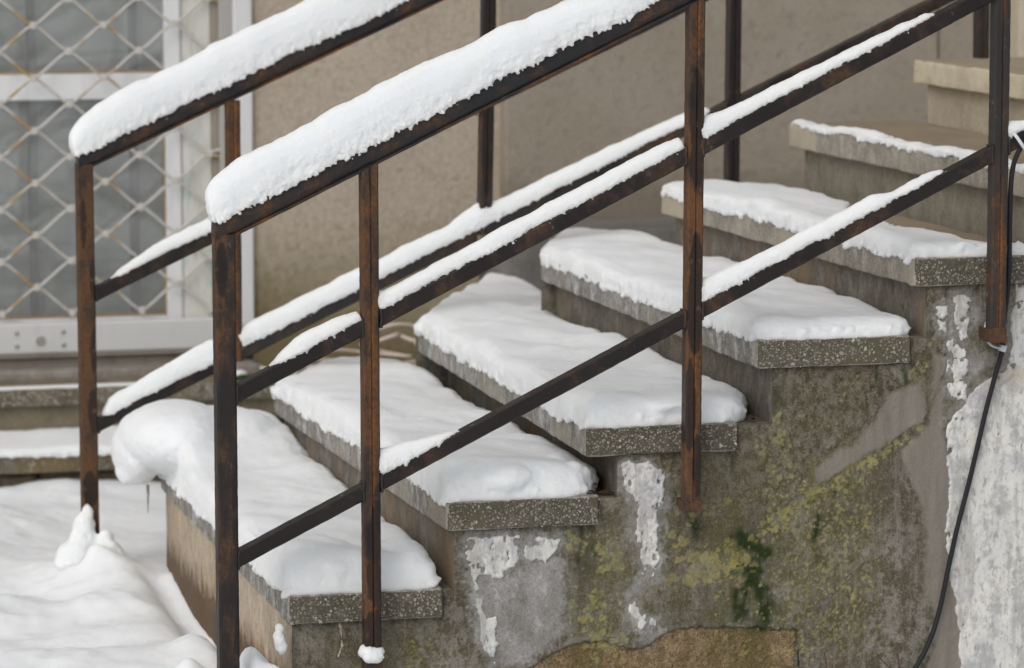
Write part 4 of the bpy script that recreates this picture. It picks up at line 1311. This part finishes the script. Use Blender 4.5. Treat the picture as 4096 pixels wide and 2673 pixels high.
# ================================================================== SNOW
def remesh(soup, voxel, sm=3):
    me = soup.mesh('snow_tmp')
    o = bpy.data.objects.new('snow_tmp', me)
    COL.objects.link(o)
    md = o.modifiers.new('r', 'REMESH')
    md.mode = 'VOXEL'
    md.voxel_size = voxel
    md.use_smooth_shade = True
    if sm:
        m2 = o.modifiers.new('s', 'SMOOTH')
        m2.iterations = sm
        m2.factor = 0.5
    dg = bpy.context.evaluated_depsgraph_get()
    dg.update()
    out = bpy.data.meshes.new_from_object(o.evaluated_get(dg))
    bpy.data.objects.remove(o)
    bpy.data.meshes.remove(me)
    return out

def fluff(me, a_big=0.004, a_mid=0.0016, a_fine=0.0007, seed=0, flat_top=0.35, crumb=None, a_low=0.0):
    n = len(me.vertices)
    co = np.empty(n * 3, np.float32); me.vertices.foreach_get('co', co)
    no = np.empty(n * 3, np.float32); me.vertex_normals.foreach_get('vector', no)
    co = co.reshape(-1, 3).astype(float); no = no.reshape(-1, 3).astype(float)
    k = flat_top + (1 - flat_top) * (1 - np.clip(no[:, 2], 0, 1))
    if crumb is not None:
        k = k * (0.22 + 0.78 * crumb(co))
    bill = np.abs(fbm(co, 55, 2, seed + 1))
    d = a_big * fbm(co, 16, 3, seed) * (0.5 + 0.5 * k)
    d = d + a_mid * (1.1 * fbm(co, 75, 3, seed + 1) + 0.45 * (0.5 - 2 * bill)) * k + a_fine * fbm(co, 230, 2, seed + 2) * (0.3 + 0.7 * k)
    if a_low:
        d = d + a_low * fbm(co * np.array([1, 0.8, 1]), 6.5, 2, seed + 7) * np.clip(no[:, 2], 0, 1)
    co = co + no * d[:, None]
    me.vertices.foreach_set('co', co.astype(np.float32).ravel())
    me.update()
    smooth(me)
    return me

def tread_snow(i, label, xf, xb, H, Hb, y0, y1, lip, droop, blobs=(), voxel=0.004, seed=0, clumps=1.0, r_end=0.035, extra_clumps=()):
    T = TOP[i]
    ys = np.unique(np.concatenate([np.linspace(y0, y0 + r_end, 10), np.arange(y0 + r_end, y1 - r_end, 0.011), np.linspace(y1 - r_end, y1, 10)]))
    rng = np.random.default_rng(100 + seed)
    xfv, xbv, Hv, Hbv = xf(ys), xb(ys), H(ys), Hb(ys)
    lv = np.clip(0.6 * lip + 0.006 * n1(ys, 13, seed + 1), 0.002, 1)
    dv = np.clip(droop(ys) + 0.002 + 0.010 * n1(ys, 14, seed + 2, 3), -0.004, 1)
    xbv = xbv + 0.020 * n1(ys, 6, seed + 3, 4)
    Hv = Hv * (1 + 0.20 * n1(ys, 4.5, seed + 4))
    rings = []
    soup = Soup()
    for y, a, b, h, hb, l, d in zip(ys, xfv, xbv, Hv, Hbv, lv, dv):
        e0 = np.clip((y - y0) / r_end, 0, 1); e1 = np.clip((y1 - y) / r_end, 0, 1)
        e = math.sqrt(max(0.0, 1 - (1 - e0) ** 2)) * math.sqrt(max(0.0, 1 - (1 - e1) ** 2))
        e = 0.10 + 0.90 * e
        sh = (1 - e) * 0.03
        a2, b2 = a + sh, b - sh
        bot = T - 0.006
        ring = [(a2 - l * 0.5, T - d * e), (a2 - l, T - d * 0.4 * e), (a2 - l * 1.05, T + h * 0.28 * e), (a2 - l * 0.7, T + h * 0.58 * e),
                (a2 + 0.004, T + h * 0.84 * e), (a2 + 0.022, T + h * 0.97 * e)]
        for t in (0.18, 0.32, 0.5, 0.68, 0.82):
            ring.append((a2 + (b2 - a2) * t, T + (h + (hb - h) * t ** 1.4) * e))
        ring += [(b2 - 0.022, T + hb * 0.96 * e), (b2 - 0.006, T + hb * 0.75 * e), (b2, T + hb * 0.35 * e), (b2, bot), (a2 + 0.012, bot), (a2 + 0.010, T - d * e)]
        rings.append([(p[0], y, p[1]) for p in ring])
        # crumbs along the front lip
        if rng.random() < clumps:
            s = rng.uniform(0.0035, 0.008)
            soup.ball((a2 - l * 0.8 + rng.uniform(-0.002, 0.003), y + rng.uniform(-.004, .004), T - d * 0.8 * e + rng.uniform(-0.004, 0.006)), (s, s, s * rng.uniform(0.8, 1.2)), 1)
        if rng.random() < 0.5 * clumps:
            s = rng.uniform(0.004, 0.008)
            soup.ball((b2 + rng.uniform(-0.006, 0.003), y, T + hb * 0.25 * e), s, 1)
    V, Fc = sweep(rings)
    soup.add(V, Fc)
    for c, r in blobs:
        soup.ball(c, r, 3)
    a0, b0 = float(xf(np.array([y0]))[0]), float(xb(np.array([y0]))[0])
    for q in range(int(70 * clumps)):                       # crumbs along the near end
        s = rng.uniform(0.004, 0.010)
        soup.ball((rng.uniform(a0, b0 - 0.02), y0 + rng.uniform(0.004, 0.018), T + rng.uniform(0.0, 0.022)), s, 1)
    for c, r in extra_clumps:
        soup.ball(c, r, 2)
    if i in EXT:                                            # the snow runs on over the fill behind the tread
        ey, ea, eb = EXT[i]
        yy_ = np.arange(ey[0] - 0.04, ey[-1] + 0.001, 0.012)
        rr = []
        for y in yy_:
            a = np.interp(y, ey, ea); b = np.interp(y, ey, eb)
            e = 0.15 + 0.85 * math.sqrt(max(0.0, 1 - (1 - min(1, (ey[-1] - y) / 0.05)) ** 2))
            h = 0.9 * float(H(np.array([Y_FAR]))[0]) * e * (1 + 0.15 * n1([y], 5, seed + 60)[0])
            rr.append([(a, y, T - 0.006), (a - 0.004, y, T + 0.3 * h), (a + 0.02, y, T + 0.9 * h), (a + (b - a) * 0.5, y, T + h), (b - 0.03, y, T + 0.95 * h), (b, y, T + 0.4 * h), (b, y, T - 0.006)])
        soup.add(*sweep(rr))
    # bottom winding is fixed by the remesher
    me = remesh(soup, voxel, 8 if i == 0 else 5)
    fluff(me, 0.006, 0.0022, 0.0011, seed, 0.12, None, 0.014)
    o = link('snow_layer', me, MS)
    tag(o, label, 'snow', 'snow lying on the stairs and railings')
    return o

cst = lambda v: (lambda y: np.full(np.shape(y), float(v)))
def lin(*kv):
    xs_ = [k for k, _ in kv]; vs_ = [v for _, v in kv]
    return lambda y: np.interp(y, xs_, vs_)
def nose(i, off=0.0):
    return lambda y: NOSE[i] + (NOSE_FAR[i] - NOSE[i]) * np.asarray(y) / Y_FAR + off
def back(i, off=0.0):
    return lambda y: RISE[i + 1] + (NOSE_FAR[i + 1] - NOSE[i + 1]) * np.asarray(y) / Y_FAR + off

tread_snow(0, 'thick snow on the lowest tread, piled into an overhanging lobe at its far end', nose(0),
           lin((0, 0.292), (0.10, 0.305), (0.3, 0.318), (1.64, 0.318)), lin((0, 0.085), (0.18, 0.085), (0.35, 0.060), (0.9, 0.055), (1.2, 0.075), (1.45, 0.12), (1.64, 0.13)),
           lin((0, 0.062), (0.2, 0.062), (0.5, 0.055), (1.2, 0.06), (1.45, 0.10), (1.64, 0.115)), 0.002, 1.66, 0.009, lin((0, 0.002), (0.5, 0.006), (1.1, 0.014), (1.64, 0.02)),
           blobs=[((0.045, 1.52, 0.315), (0.125, 0.20, 0.085)), ((-0.035, 1.56, 0.275), (0.055, 0.12, 0.075)), ((-0.055, 1.55, 0.235), (0.030, 0.06, 0.035)), ((0.15, 1.54, 0.30), (0.15, 0.17, 0.075)),
                  ((0.09, 0.10, 0.27), (0.085, 0.10, 0.055)), ((0.24, 0.09, 0.265), (0.055, 0.085, 0.055))], seed=1, voxel=0.0042)
tread_snow(1, 'snow on the second tread from the ground, crumbling at its near end', nose(1),
           lin((0, 0.56), (0.05, 0.60), (0.12, 0.636), (1.64, 0.655)), lin((0, 0.075), (0.2, 0.072), (0.6, 0.05), (1.64, 0.042)), lin((0, 0.05), (0.2, 0.05), (0.6, 0.042), (1.64, 0.040)),
           0.003, 1.63, 0.008, lin((0, 0.003), (0.6, 0.006), (1.64, 0.012)), blobs=[((0.43, 0.10, 0.43), (0.10, 0.11, 0.042)), ((0.555, 0.11, 0.435), (0.03, 0.05, 0.028))],
           seed=2, extra_clumps=[((0.572, 0.05, 0.436), (0.022, 0.02, 0.022)), ((0.592, 0.055, 0.428), (0.016, 0.016, 0.02)), ((0.562, 0.03, 0.418), (0.018, 0.018, 0.022)), ((0.585, 0.025, 0.404), (0.014, 0.012, 0.010)), ((0.603, 0.06, 0.412), (0.010, 0.012, 0.013))])
tread_snow(2, 'smooth snow on the third tread from the ground, behind the middle post', nose(2),
           lin((0, 0.885), (0.06, 0.925), (0.15, 0.950), (1.64, 0.955)), lin((0, 0.062), (0.2, 0.060), (0.7, 0.052), (1.64, 0.045)), lin((0, 0.05), (0.3, 0.05), (1.64, 0.042)),
           0.003, 1.63, 0.009, lin((0, 0.002), (0.6, 0.008), (1.64, 0.012)), blobs=[((0.76, 0.10, 0.565), (0.11, 0.11, 0.030)), ((0.885, 0.07, 0.55), (0.03, 0.05, 0.028))], seed=3)
tread_snow(3, 'even slab of snow on the fourth tread, its near end squarely cut', nose(3),
           lin((0, 1.245), (0.10, 1.262), (0.3, 1.272), (1.64, 1.262)), lin((0, 0.046), (0.3, 0.044), (1.64, 0.040)), lin((0, 0.038), (0.3, 0.034), (1.64, 0.030)),
           0.003, 1.63, 0.008, lin((0, 0.004), (0.5, 0.010), (1.64, 0.016)), seed=4)
tread_snow(4, 'thin snow on the front half of the fifth tread, brown stone bare behind', nose(4),
           lin((-0.02, 1.52), (0.10, 1.50), (0.35, 1.47), (0.7, 1.44), (1.1, 1.50), (1.64, 1.52)), lin((0, 0.032), (0.6, 0.030), (1.64, 0.028)), lin((0, 0.008), (0.4, 0.008), (1.64, 0.014)),
           0.004, 1.63, 0.007, lin((0, 0.004), (0.6, 0.008), (1.64, 0.010)), seed=5)
tread_snow(5, 'narrow strip of snow along the front edge of the sixth tread', nose(5),
           lin((0, 1.60), (0.5, 1.595), (0.9, 1.59), (1.2, 1.60), (1.5, 1.585), (1.64, 1.58)), lin((0, 0.016), (0.8, 0.014), (1.2, 0.017), (1.64, 0.014)), cst(0.005),
           0.01, 1.63, 0.004, cst(0.003), seed=6, voxel=0.0036, clumps=0.4)

# snow along the rails
def rail_snow(label, x0, x1, slope, icpt_top, y, w, h, drop, voxel=0.003, seed=0, clumps=1.0, left_round=0.0, skew=0.0, extra=(), hand=False):
    L = math.hypot(1, slope)
    rng = np.random.default_rng(500 + seed)
    xs_ = np.arange(x0, x1 + 1e-6, 0.007)
    up = np.array([-slope / L, 0, 1 / L]); ax = np.array([1 / L, 0, slope / L])
    rings = []
    soup = Soup()
    hv = h(xs_) * (1 + 0.10 * n1(xs_, 14, seed + 1)) + 0.003 * n1(xs_, 40, seed + 2)
    wl = w * (1 + 0.05 * n1(xs_, 11, seed + 3)); wr = w * (1 + 0.05 * n1(xs_, 11, seed + 4))
    dl = drop + (0.0065 if hand else 0.0022) * n1(xs_, 17, seed + 5, 5)
    for k, (x, hh, a, b, d) in enumerate(zip(xs_, hv, wl, wr, dl)):
        hh = max(hh, 0.003)
        e = 1.0
        if left_round > 0:
            t = np.clip((x - x0) / left_round, 0, 1)
            e = 0.25 + 0.75 * math.sqrt(1 - (1 - t) ** 2)
        te = np.clip((x1 - x) / 0.03, 0, 1)
        e *= 0.3 + 0.7 * math.sqrt(max(0, 1 - (1 - te) ** 2))
        hh *= e
        f = 0.72 + 0.28 * e
        c = np.array([x, y, slope * x + icpt_top])
        sw = min(1.0, 0.35 + hh / 0.02)
        if hand:
            prof = [(-a * .90 * f, -d), (-a * 1.0 * f, -d * 0.5), (-a * 1.04 * f, hh * 0.30), (-a * 0.95 * f, hh * 0.60), (-a * 0.66 * f, hh * 0.86), (-a * 0.25, hh * 0.985), (b * 0.2, hh), (b * 0.62 * f, hh * 0.88),
                    (b * 0.93 * f, hh * 0.60), (b * 1.02 * f, hh * 0.28), (b * f, -d * 0.5), (b * .9 * f, -d)]
        else:
            prof = [(-a * sw, -d), (-a * 1.03 * sw, hh * 0.22), (-a * 0.90 * sw, hh * 0.60), (-a * 0.52 * sw, hh * 0.92), (0, hh), (b * 0.52 * sw, hh * 0.93), (b * 0.90 * sw, hh * 0.60), (b * 1.03 * sw, hh * 0.2), (b * sw, -d)]
        rings.append([c + np.array([0, p[0], 0]) + up * p[1] for p in prof])
        for sgn in (-1, 1):
            for _ in range(4 if hand else 2):
                if rng.random() < clumps * (1.0 if sgn < 0 else 0.5):
                    s = rng.uniform(0.0013, 0.0038) * (1.1 if hand else 0.7)
                    cc = c + np.array([rng.uniform(-.004, .004), sgn * (a if hand else a * sw) * 0.96, 0]) + up * (-d + rng.uniform(-0.004, 0.010 if hand else 0.004))
                    soup.ball(cc, s, 1)
    V, Fc = sweep(rings)
    soup.add(V, Fc)
    for c, r in extra:
        soup.ball(c, r, 2)
    me = remesh(soup, voxel, 2)
    cr = lambda c: 1 - sstep(0.10, 0.60, (c[:, 2] - (slope * c[:, 0] + icpt_top) + drop) / (np.maximum(h(c[:, 0]), 0.008) * L + drop))
    fluff(me, 0.0030, 0.0027 if hand else 0.0020, 0.0016, seed + 20, 0.4, cr)
    o = link('snow_layer', me, MS)
    tag(o, label, 'snow', 'snow lying on the stairs and railings')
    return o

LH = math.hypot(1, HS)
rail_snow('deep ridge of snow along the nearer handrail, running past the middle post', -0.152, 0.72, HS, HI + 0.0505 * LH, RY, 0.0275,
          lin((-0.152, 0.060), (-0.05, 0.074), (0.15, 0.082), (0.35, 0.074), (0.55, 0.068), (0.68, 0.045), (0.72, 0.02)), 0.012, 0.0020, 1, 1.0, 0.05, hand=True)
rail_snow('deep ridge of snow along the farther handrail, before the lattice grille', -0.158, 0.75, 0.449, 0.969 + 0.0505 * math.hypot(1, .449), FY, 0.0275,
          lin((-0.155, 0.055), (-0.05, 0.075), (0.2, 0.085), (0.5, 0.08), (0.75, 0.05)), 0.012, 0.003, 2, 0.8, 0.05, hand=True)
def top_of(sl, ic, hh): return ic + hh * math.hypot(1, sl)
MT, LT = top_of(0.4905, 0.6625, 0.030), top_of(0.4880, 0.3525, 0.029)
rail_snow('short strip of snow on the near middle rail, left of the seamed post', -0.045, 0.133, 0.4905, MT, RY, 0.0150, lin((-0.045, 0.002), (-0.02, 0.014), (0.02, 0.026), (0.09, 0.024), (0.12, 0.020), (0.133, 0.028)), 0.001, 0.0022, 3)
rail_snow('long strip of snow on the near middle rail, between the two seamed posts', 0.165, 0.762, 0.4905, MT, RY, 0.0150, lin((0.165, 0.040), (0.185, 0.026), (0.25, 0.026), (0.40, 0.028), (0.55, 0.026), (0.70, 0.026), (0.75, 0.026), (0.762, 0.044)), 0.001, 0.0022, 4)
rail_snow('strip of snow on the near middle rail, tapering towards the cable post', 0.794, 1.268, 0.4905, MT, RY, 0.0150, lin((0.794, 0.055), (0.81, 0.036), (0.85, 0.027), (1.0, 0.022), (1.15, 0.016), (1.25, 0.010), (1.268, 0.002)), 0.001, 0.0022, 5)
rail_snow('wedge of snow on the near lower rail, over the second tread', 0.166, 0.325, 0.4880, LT, RY, 0.0150, lin((0.166, 0.050), (0.19, 0.040), (0.24, 0.026), (0.30, 0.010), (0.325, 0.002)), 0.001, 0.0022, 6, 0.6)
rail_snow('strip of snow on the near lower rail, over the fourth and fifth treads', 0.794, 1.288, 0.4880, LT, RY, 0.0150, lin((0.794, 0.046), (0.82, 0.036), (0.90, 0.028), (1.05, 0.026), (1.15, 0.024), (1.19, 0.010), (1.25, 0.012), (1.288, 0.003)), 0.001, 0.0022, 7, extra=[])
rail_snow('small lump of snow on the near lower rail, right of the cable post', 1.417, 1.60, 0.4880, LT, RY, 0.0150, lin((1.417, 0.040), (1.435, 0.024), (1.46, 0.012), (1.6, 0.012)), 0.001, 0.0024, 8)
F2 = top_of(0.459, 0.662, 0.030); F3 = top_of(0.4655, 0.3595, 0.029)
rail_snow('strip of snow on the far middle rail, before the lattice grille', -0.075, 0.195, 0.459, F2, FY, 0.0150, lin((-0.075, 0.002), (-0.04, 0.014), (0.05, 0.028), (0.15, 0.026), (0.195, 0.03)), 0.001, 0.003, 9)
rail_snow('sloping strip of snow on the far lower rail, left of its first seamed post', -0.098, 0.194, 0.4655, F3, FY, 0.0165, lin((-0.098, 0.005), (-0.07, 0.030), (0.0, 0.038), (0.1, 0.042), (0.194, 0.046)), 0.004, 0.003, 10)
rail_snow('long sloping strip of snow on the far lower rail, ending behind the middle post', 0.228, 1.36, 0.4655, F3, FY, 0.0195, lin((0.228, 0.044), (0.4, 0.040), (0.6, 0.038), (0.74, 0.036), (0.775, 0.046), (0.81, 0.050), (0.85, 0.036), (1.0, 0.032), (1.2, 0.028), (1.34, 0.020), (1.36, 0.004)), 0.003, 0.003, 11)

def snow_lump(label, balls, voxel=0.0028, seed=0, sm=3, big=0.004):
    s = Soup()
    for c, r in balls: s.ball(c, r, 3)
    me = remesh(s, voxel, sm)
    fluff(me, big, 0.0028, 0.0012, seed, 0.6)
    tag(link('snow_layer', me, MS), label, 'snow', 'snow lying on the stairs and railings')
snow_lump('small cushion of snow on the post foot at the bottom edge', [((0.140, RY - 0.002, 0.127), (0.016, 0.020, 0.013)), ((0.155, RY - 0.003, 0.126), (0.016, 0.020, 0.012)), ((0.149, RY + 0.01, 0.124), (0.022, 0.020, 0.010)), ((0.149, RY - 0.02, 0.118), (0.020, 0.008, 0.012))], 0.0024, 71)
snow_lump('small upright clot of snow against the lowest step near corner', [((-0.022, -0.005, 0.150), (0.010, 0.012, 0.016)), ((-0.019, -0.003, 0.168), (0.009, 0.010, 0.011)), ((-0.016, -0.003, 0.135), (0.010, 0.012, 0.016))], 0.0024, 73)
snow_lump('pointed clot of snow leaning against the far newel foot', [((-0.142, 1.620, 0.118), (0.016, 0.013, 0.030)), ((-0.148, 1.616, 0.088), (0.028, 0.022, 0.046)), ((-0.153, 1.61, 0.055), (0.040, 0.030, 0.050)), ((-0.170, 1.60, 0.03), (0.05, 0.04, 0.045)),
           ((-0.104, 1.592, 0.060), (0.022, 0.020, 0.034)), ((-0.098, 1.585, 0.030), (0.042, 0.032, 0.042))], 0.0036, 75, 6, 0.010)
# snow on the lower door step
sp = Soup()
xs_ = np.arange(-1.5, 0.39, 0.02)
rings = []
for x in xs_:
    f = 0.006 * n1([x], 9, 5)[0]; hh = 0.020 + 0.006 * n1([x], 7, 8)[0]
    rings.append([(x, 2.853 + f, 0.068), (x, 2.850 + f, 0.074 + hh * 0.5), (x, 2.866 + f, 0.074 + hh), (x, 3.02, 0.076 + hh), (x, 3.123, 0.080 + hh * 1.2), (x, 3.123, 0.070), (x, 2.87, 0.069)])
sp.add(*sweep(rings))
for q in range(120):
    s = random.uniform(0.004, 0.009)
    sp.ball((random.uniform(-0.5, 0.38), 2.856 + random.uniform(-.004, .004), 0.072 + random.uniform(-0.004, 0.004)), s, 1)
me = remesh(sp, 0.005, 3)
fluff(me, 0.004, 0.002, 0.0006, 81)
tag(link('snow_layer', me, MS), 'even band of snow on the lower door step', 'snow', 'snow lying on the stairs and railings')
# rime along the edge of the upper door step
sp = Soup()
rings = []
for x in np.arange(-1.5, 0.30, 0.02):
    f = 0.002 * n1([x], 9, 25)[0]
    rings.append([(x, 3.104, 0.211), (x, 3.106 + f, 0.2185), (x, 3.125 + f, 0.2190), (x, 3.16 + 3 * f, 0.2160), (x, 3.16, 0.212)])
sp.add(*sweep(rings))
me = sp.mesh('rime'); fix_normals(me); smooth(me)
tag(link('snow_layer', me, MS), 'thin white rime along the front edge of the upper door step', 'snow', 'snow lying on the stairs and railings')

# ================================================================== SMALL THINGS
cable = empty('cable', 'black cable hanging from the right post down over the white plaster', 'cable', (1.42, -0.01, 0.66))
cp = [(1.60, -0.072, 1.145), (1.50, -0.070, 1.098), (1.448, -0.072, 1.066), (1.431, -0.068, 1.040), (1.4245, -0.060, 1.00), (1.4255, -0.052, 0.92), (1.4275, -0.046, 0.80), (1.426, -0.030, 0.72), (1.428, -0.012, 0.68), (1.434, -0.004, 0.655),
      (1.418, 0.001, 0.59), (1.399, 0.002, 0.515), (1.371, 0.003, 0.393), (1.347, 0.002, 0.303), (1.329, 0.003, 0.219), (1.312, 0.003, 0.138), (1.291, 0.0, 0.077), (1.256, -0.006, 0.02), (1.20, -0.02, -0.04)]
link('cable_core', tube_mesh(cp, 0.0051, 10, 8), M_CABLE, cable)
ring = [(1.405, 0.004, 0.712), (1.3975, -0.004, 0.704), (1.394, -0.010, 0.690), (1.3965, -0.014, 0.675), (1.406, -0.014, 0.664), (1.420, -0.010, 0.658), (1.433, -0.004, 0.656)]
link('wire_loop', tube_mesh(ring, 0.0026, 8, 6), M_STEEL, cable)
sl = tube_mesh([(1.436, -0.004, 0.662), (1.433, -0.003, 0.650)], 0.0078, 10, 2)
link('cable_sleeve', sl, M_TIE, cable)
tie = empty('cable_tie', 'pale plastic tie strapping the black cable to the lower rail', 'cable tie', (1.435, -0.07, 1.06))
tm = tube_mesh([(1.420, -0.0705, 1.086), (1.426, -0.078, 1.078), (1.436, -0.0835, 1.062), (1.446, -0.0795, 1.050)], 0.0034, 8, 5, 0.5)
link('strap', tm, M_TIE, tie)
box('tie_head', (1.441, 1.459, -0.087, -0.079, 1.042, 1.053), M_TIE, tie, 0.002)

hose = empty('hose', 'tangle of pale old hose lying at the foot of the stucco wall', 'hose', (0.85, 3.24, 0.214))
zb = 0.225
def arc(cx_, cy_, cz_, rx, rz, a0, a1, n, tilt=0.25):
    return [(cx_ + rx * math.cos(t), cy_ + tilt * rz * math.sin(t), cz_ + rz * math.sin(t)) for t in np.linspace(a0, a1, n)]
strands = [
    arc(0.965, 3.26, 0.275, 0.095, 0.062, -2.6, 2.4, 14), arc(0.955, 3.23, 0.262, 0.075, 0.048, -0.4, 5.2, 14, 0.5), [(0.60, 3.16, zb), (0.70, 3.18, zb + .01), (0.80, 3.17, zb), (0.92, 3.20, zb), (1.05, 3.24, zb + 0.01)],
    [(0.62, 3.24, zb), (0.66, 3.20, zb + 0.025), (0.72, 3.18, zb + 0.03), (0.80, 3.22, zb + 0.02), (0.90, 3.25, zb + 0.03)], [(0.655, 3.15, zb), (0.665, 3.15, zb + 0.03), (0.70, 3.17, zb + 0.045), (0.78, 3.22, zb + 0.05), (0.88, 3.26, zb + 0.035), (1.0, 3.22, zb + 0.02)],
    [(0.90, 3.16, zb), (0.98, 3.15, zb + .005), (1.05, 3.19, zb + 0.015), (1.07, 3.25, zb + 0.05), (1.03, 3.29, zb + 0.09)], [(0.86, 3.28, zb + 0.06), (0.93, 3.27, zb + 0.035), (1.0, 3.24, zb + 0.02)],
    [(0.58, 3.17, zb), (0.64, 3.16, zb + 0.004), (0.70, 3.15, zb)]]
for k, s in enumerate(strands):
    s = [(p[0] + random.gauss(0, 0.008), p[1] + random.gauss(0, 0.008), max(zb - 0.004, p[2] + random.gauss(0, 0.006))) for p in s]
    link('strand', tube_mesh(s, 0.0056 if k % 2 else 0.0046, 8, 6), M_HOSE, hose)

# moss, leaves and pebbles on the platform left of the hose
sp = Soup()
for q in range(140):
    px, py = random.gauss(0.56, 0.045), random.gauss(3.16, 0.018)
    s = random.uniform(0.004, 0.010)
    sp.ball((px, max(py, 3.115), 0.214 + random.uniform(0, 0.006)), (s, s, s * random.uniform(0.5, 1.1)), 1)
me = sp.mesh('moss'); smooth(me)
tag(link('moss_patch', me, M_MOSS), 'dark green moss growing on the platform edge beside the hose', 'moss', None, 'stuff')
def pebble(label, c, r, m, seed, cat='stone', group=None, name='pebble'):
    V, Fc = ico(2)
    V = V * (1 + 0.18 * fbm(V + seed, 1.6, 2, seed))[:, None] * np.array(r) + np.array(c)
    me = mesh_np(V, Fc, 'pebble'); smooth(me)
    tag(link(name, me, m), label, cat, group)
pebble('white pebble on the platform edge, below the moss', (0.565, 3.118, 0.220), (0.012, 0.009, 0.008), M_PEBBLE, 3)
pebble('white scrap of snow on the platform, left of the moss', (0.515, 3.20, 0.222), (0.022, 0.014, 0.011), MS, 5, 'snow', None, 'snow_scrap')
def leaf(label, c, size, m, rot, tilt, seed):
    n = 9
    V, Fc = [], []
    for k in range(n):
        t = k / (n - 1)
        w = size * 0.34 * math.sin(math.pi * min(1, t * 0.97 + 0.015)) ** 0.8
        x = size * (t - 0.5)
        z = 0.10 * size * math.sin(math.pi * t)
        V += [(x, -w, z + 0.15 * w), (x, 0, z), (x, w, z + 0.2 * w)]
    for k in range(n - 1):
        a = k * 3
        Fc += [(a, a + 3, a + 4, a + 1), (a + 1, a + 4, a + 5, a + 2)]
    nv = len(V)
    V2 = [(x, y, z - 0.0006) for x, y, z in V]
    Fc2 = Fc + [tuple(q + nv for q in f[::-1]) for f in Fc]
    Mx = Matrix.Translation(c) @ Matrix.Rotation(rot, 4, 'Z') @ Matrix.Rotation(tilt, 4, 'Y')
    me = mesh_np([tuple(Mx @ Vector(v)) for v in V + V2], Fc2, 'leaf')
    smooth(me)
    tag(link('leaf', me, m), label, 'leaf', 'fallen leaves on the stairs and platform')
leaf('small red leaf scrap on the moss by the hose', (0.535, 3.125, 0.224), 0.030, M_REDLEAF, 0.4, 0.3, 1)
leaf('red leaf lying under the pale hose strands', (0.615, 3.15, 0.222), 0.045, M_REDLEAF, 0.1, 0.15, 2)
LL = [(0.622, 0.045, 0.398, 0.9, 'dark wet leaf nearest the crumbled snow of the second tread'), (0.612, 0.062, 0.406, 2.2, 'dark wet leaf leaning on the riser behind the crumbled snow'),
      (0.634, 0.035, 0.395, 0.2, 'dark wet leaf in the corner below the third riser'), (0.600, 0.020, 0.399, 2.9, 'dark wet leaf at the near corner of the second tread')]
for k, (lx, ly, lz, rot, lab) in enumerate(LL):
    leaf(lab, (lx, ly, lz), random.uniform(0.022, 0.034), M_LEAF, rot, 0.4 - 0.2 * k, 10 + k)
leaf('dark wet leaf at the near end of the third tread, beside the riser', (0.925, 0.03, 0.529), 0.024, M_LEAF, 0.8, 0.2, 19)

# icicle and a clear sheet of ice at the far corner of the lowest tread
ic = [(0.0, 1.63, 0.205), (0.0, 1.63, 0.185), (0.0005, 1.63, 0.16), (0.0, 1.63, 0.12)]
rings = []
for (x, y, z), r in zip(ic, (0.006, 0.004, 0.003, 0.0008)):
    a = np.linspace(0, 2 * math.pi, 8, endpoint=False)
    rings.append(np.stack([x + 0.001 + r * np.cos(a), y + r * np.sin(a), np.full(8, z)], 1))
V, Fc = sweep(rings)
me = mesh_np(V, Fc, 'icicle'); fix_normals(me); smooth(me)
tag(link('icicle', me, M_ICE), 'thin clear icicle hanging from the far corner of the lowest tread', 'icicle')

# bare twigs at the wall foot, beside the cable
tw = [([(1.235, 0.004, 0.0), (1.228, 0.002, 0.03), (1.222, 0.0, 0.055)], 'thin reddish twig by the wall foot, leaning towards the cable'), ([(1.232, 0.003, 0.0), (1.205, -0.002, 0.028), (1.180, -0.004, 0.052)], 'thin reddish twig by the wall foot, leaning away from the cable')]
for p, lab in tw:
    tag(link('twig', tube_mesh([(p[0][0] - 0.002, 0.002, -0.06)] + p, 0.0013, 6, 4), M_TWIG), lab, 'twig', 'twigs at the wall foot')
tag(link('twig', tube_mesh([(1.072, 0.002, -0.06), (1.075, -0.002, 0.03), (1.070, -0.003, 0.065)], 0.0013, 6, 4), M_TWIG), 'upright reddish twig before the mossy wall foot', 'twig', 'twigs at the wall foot')
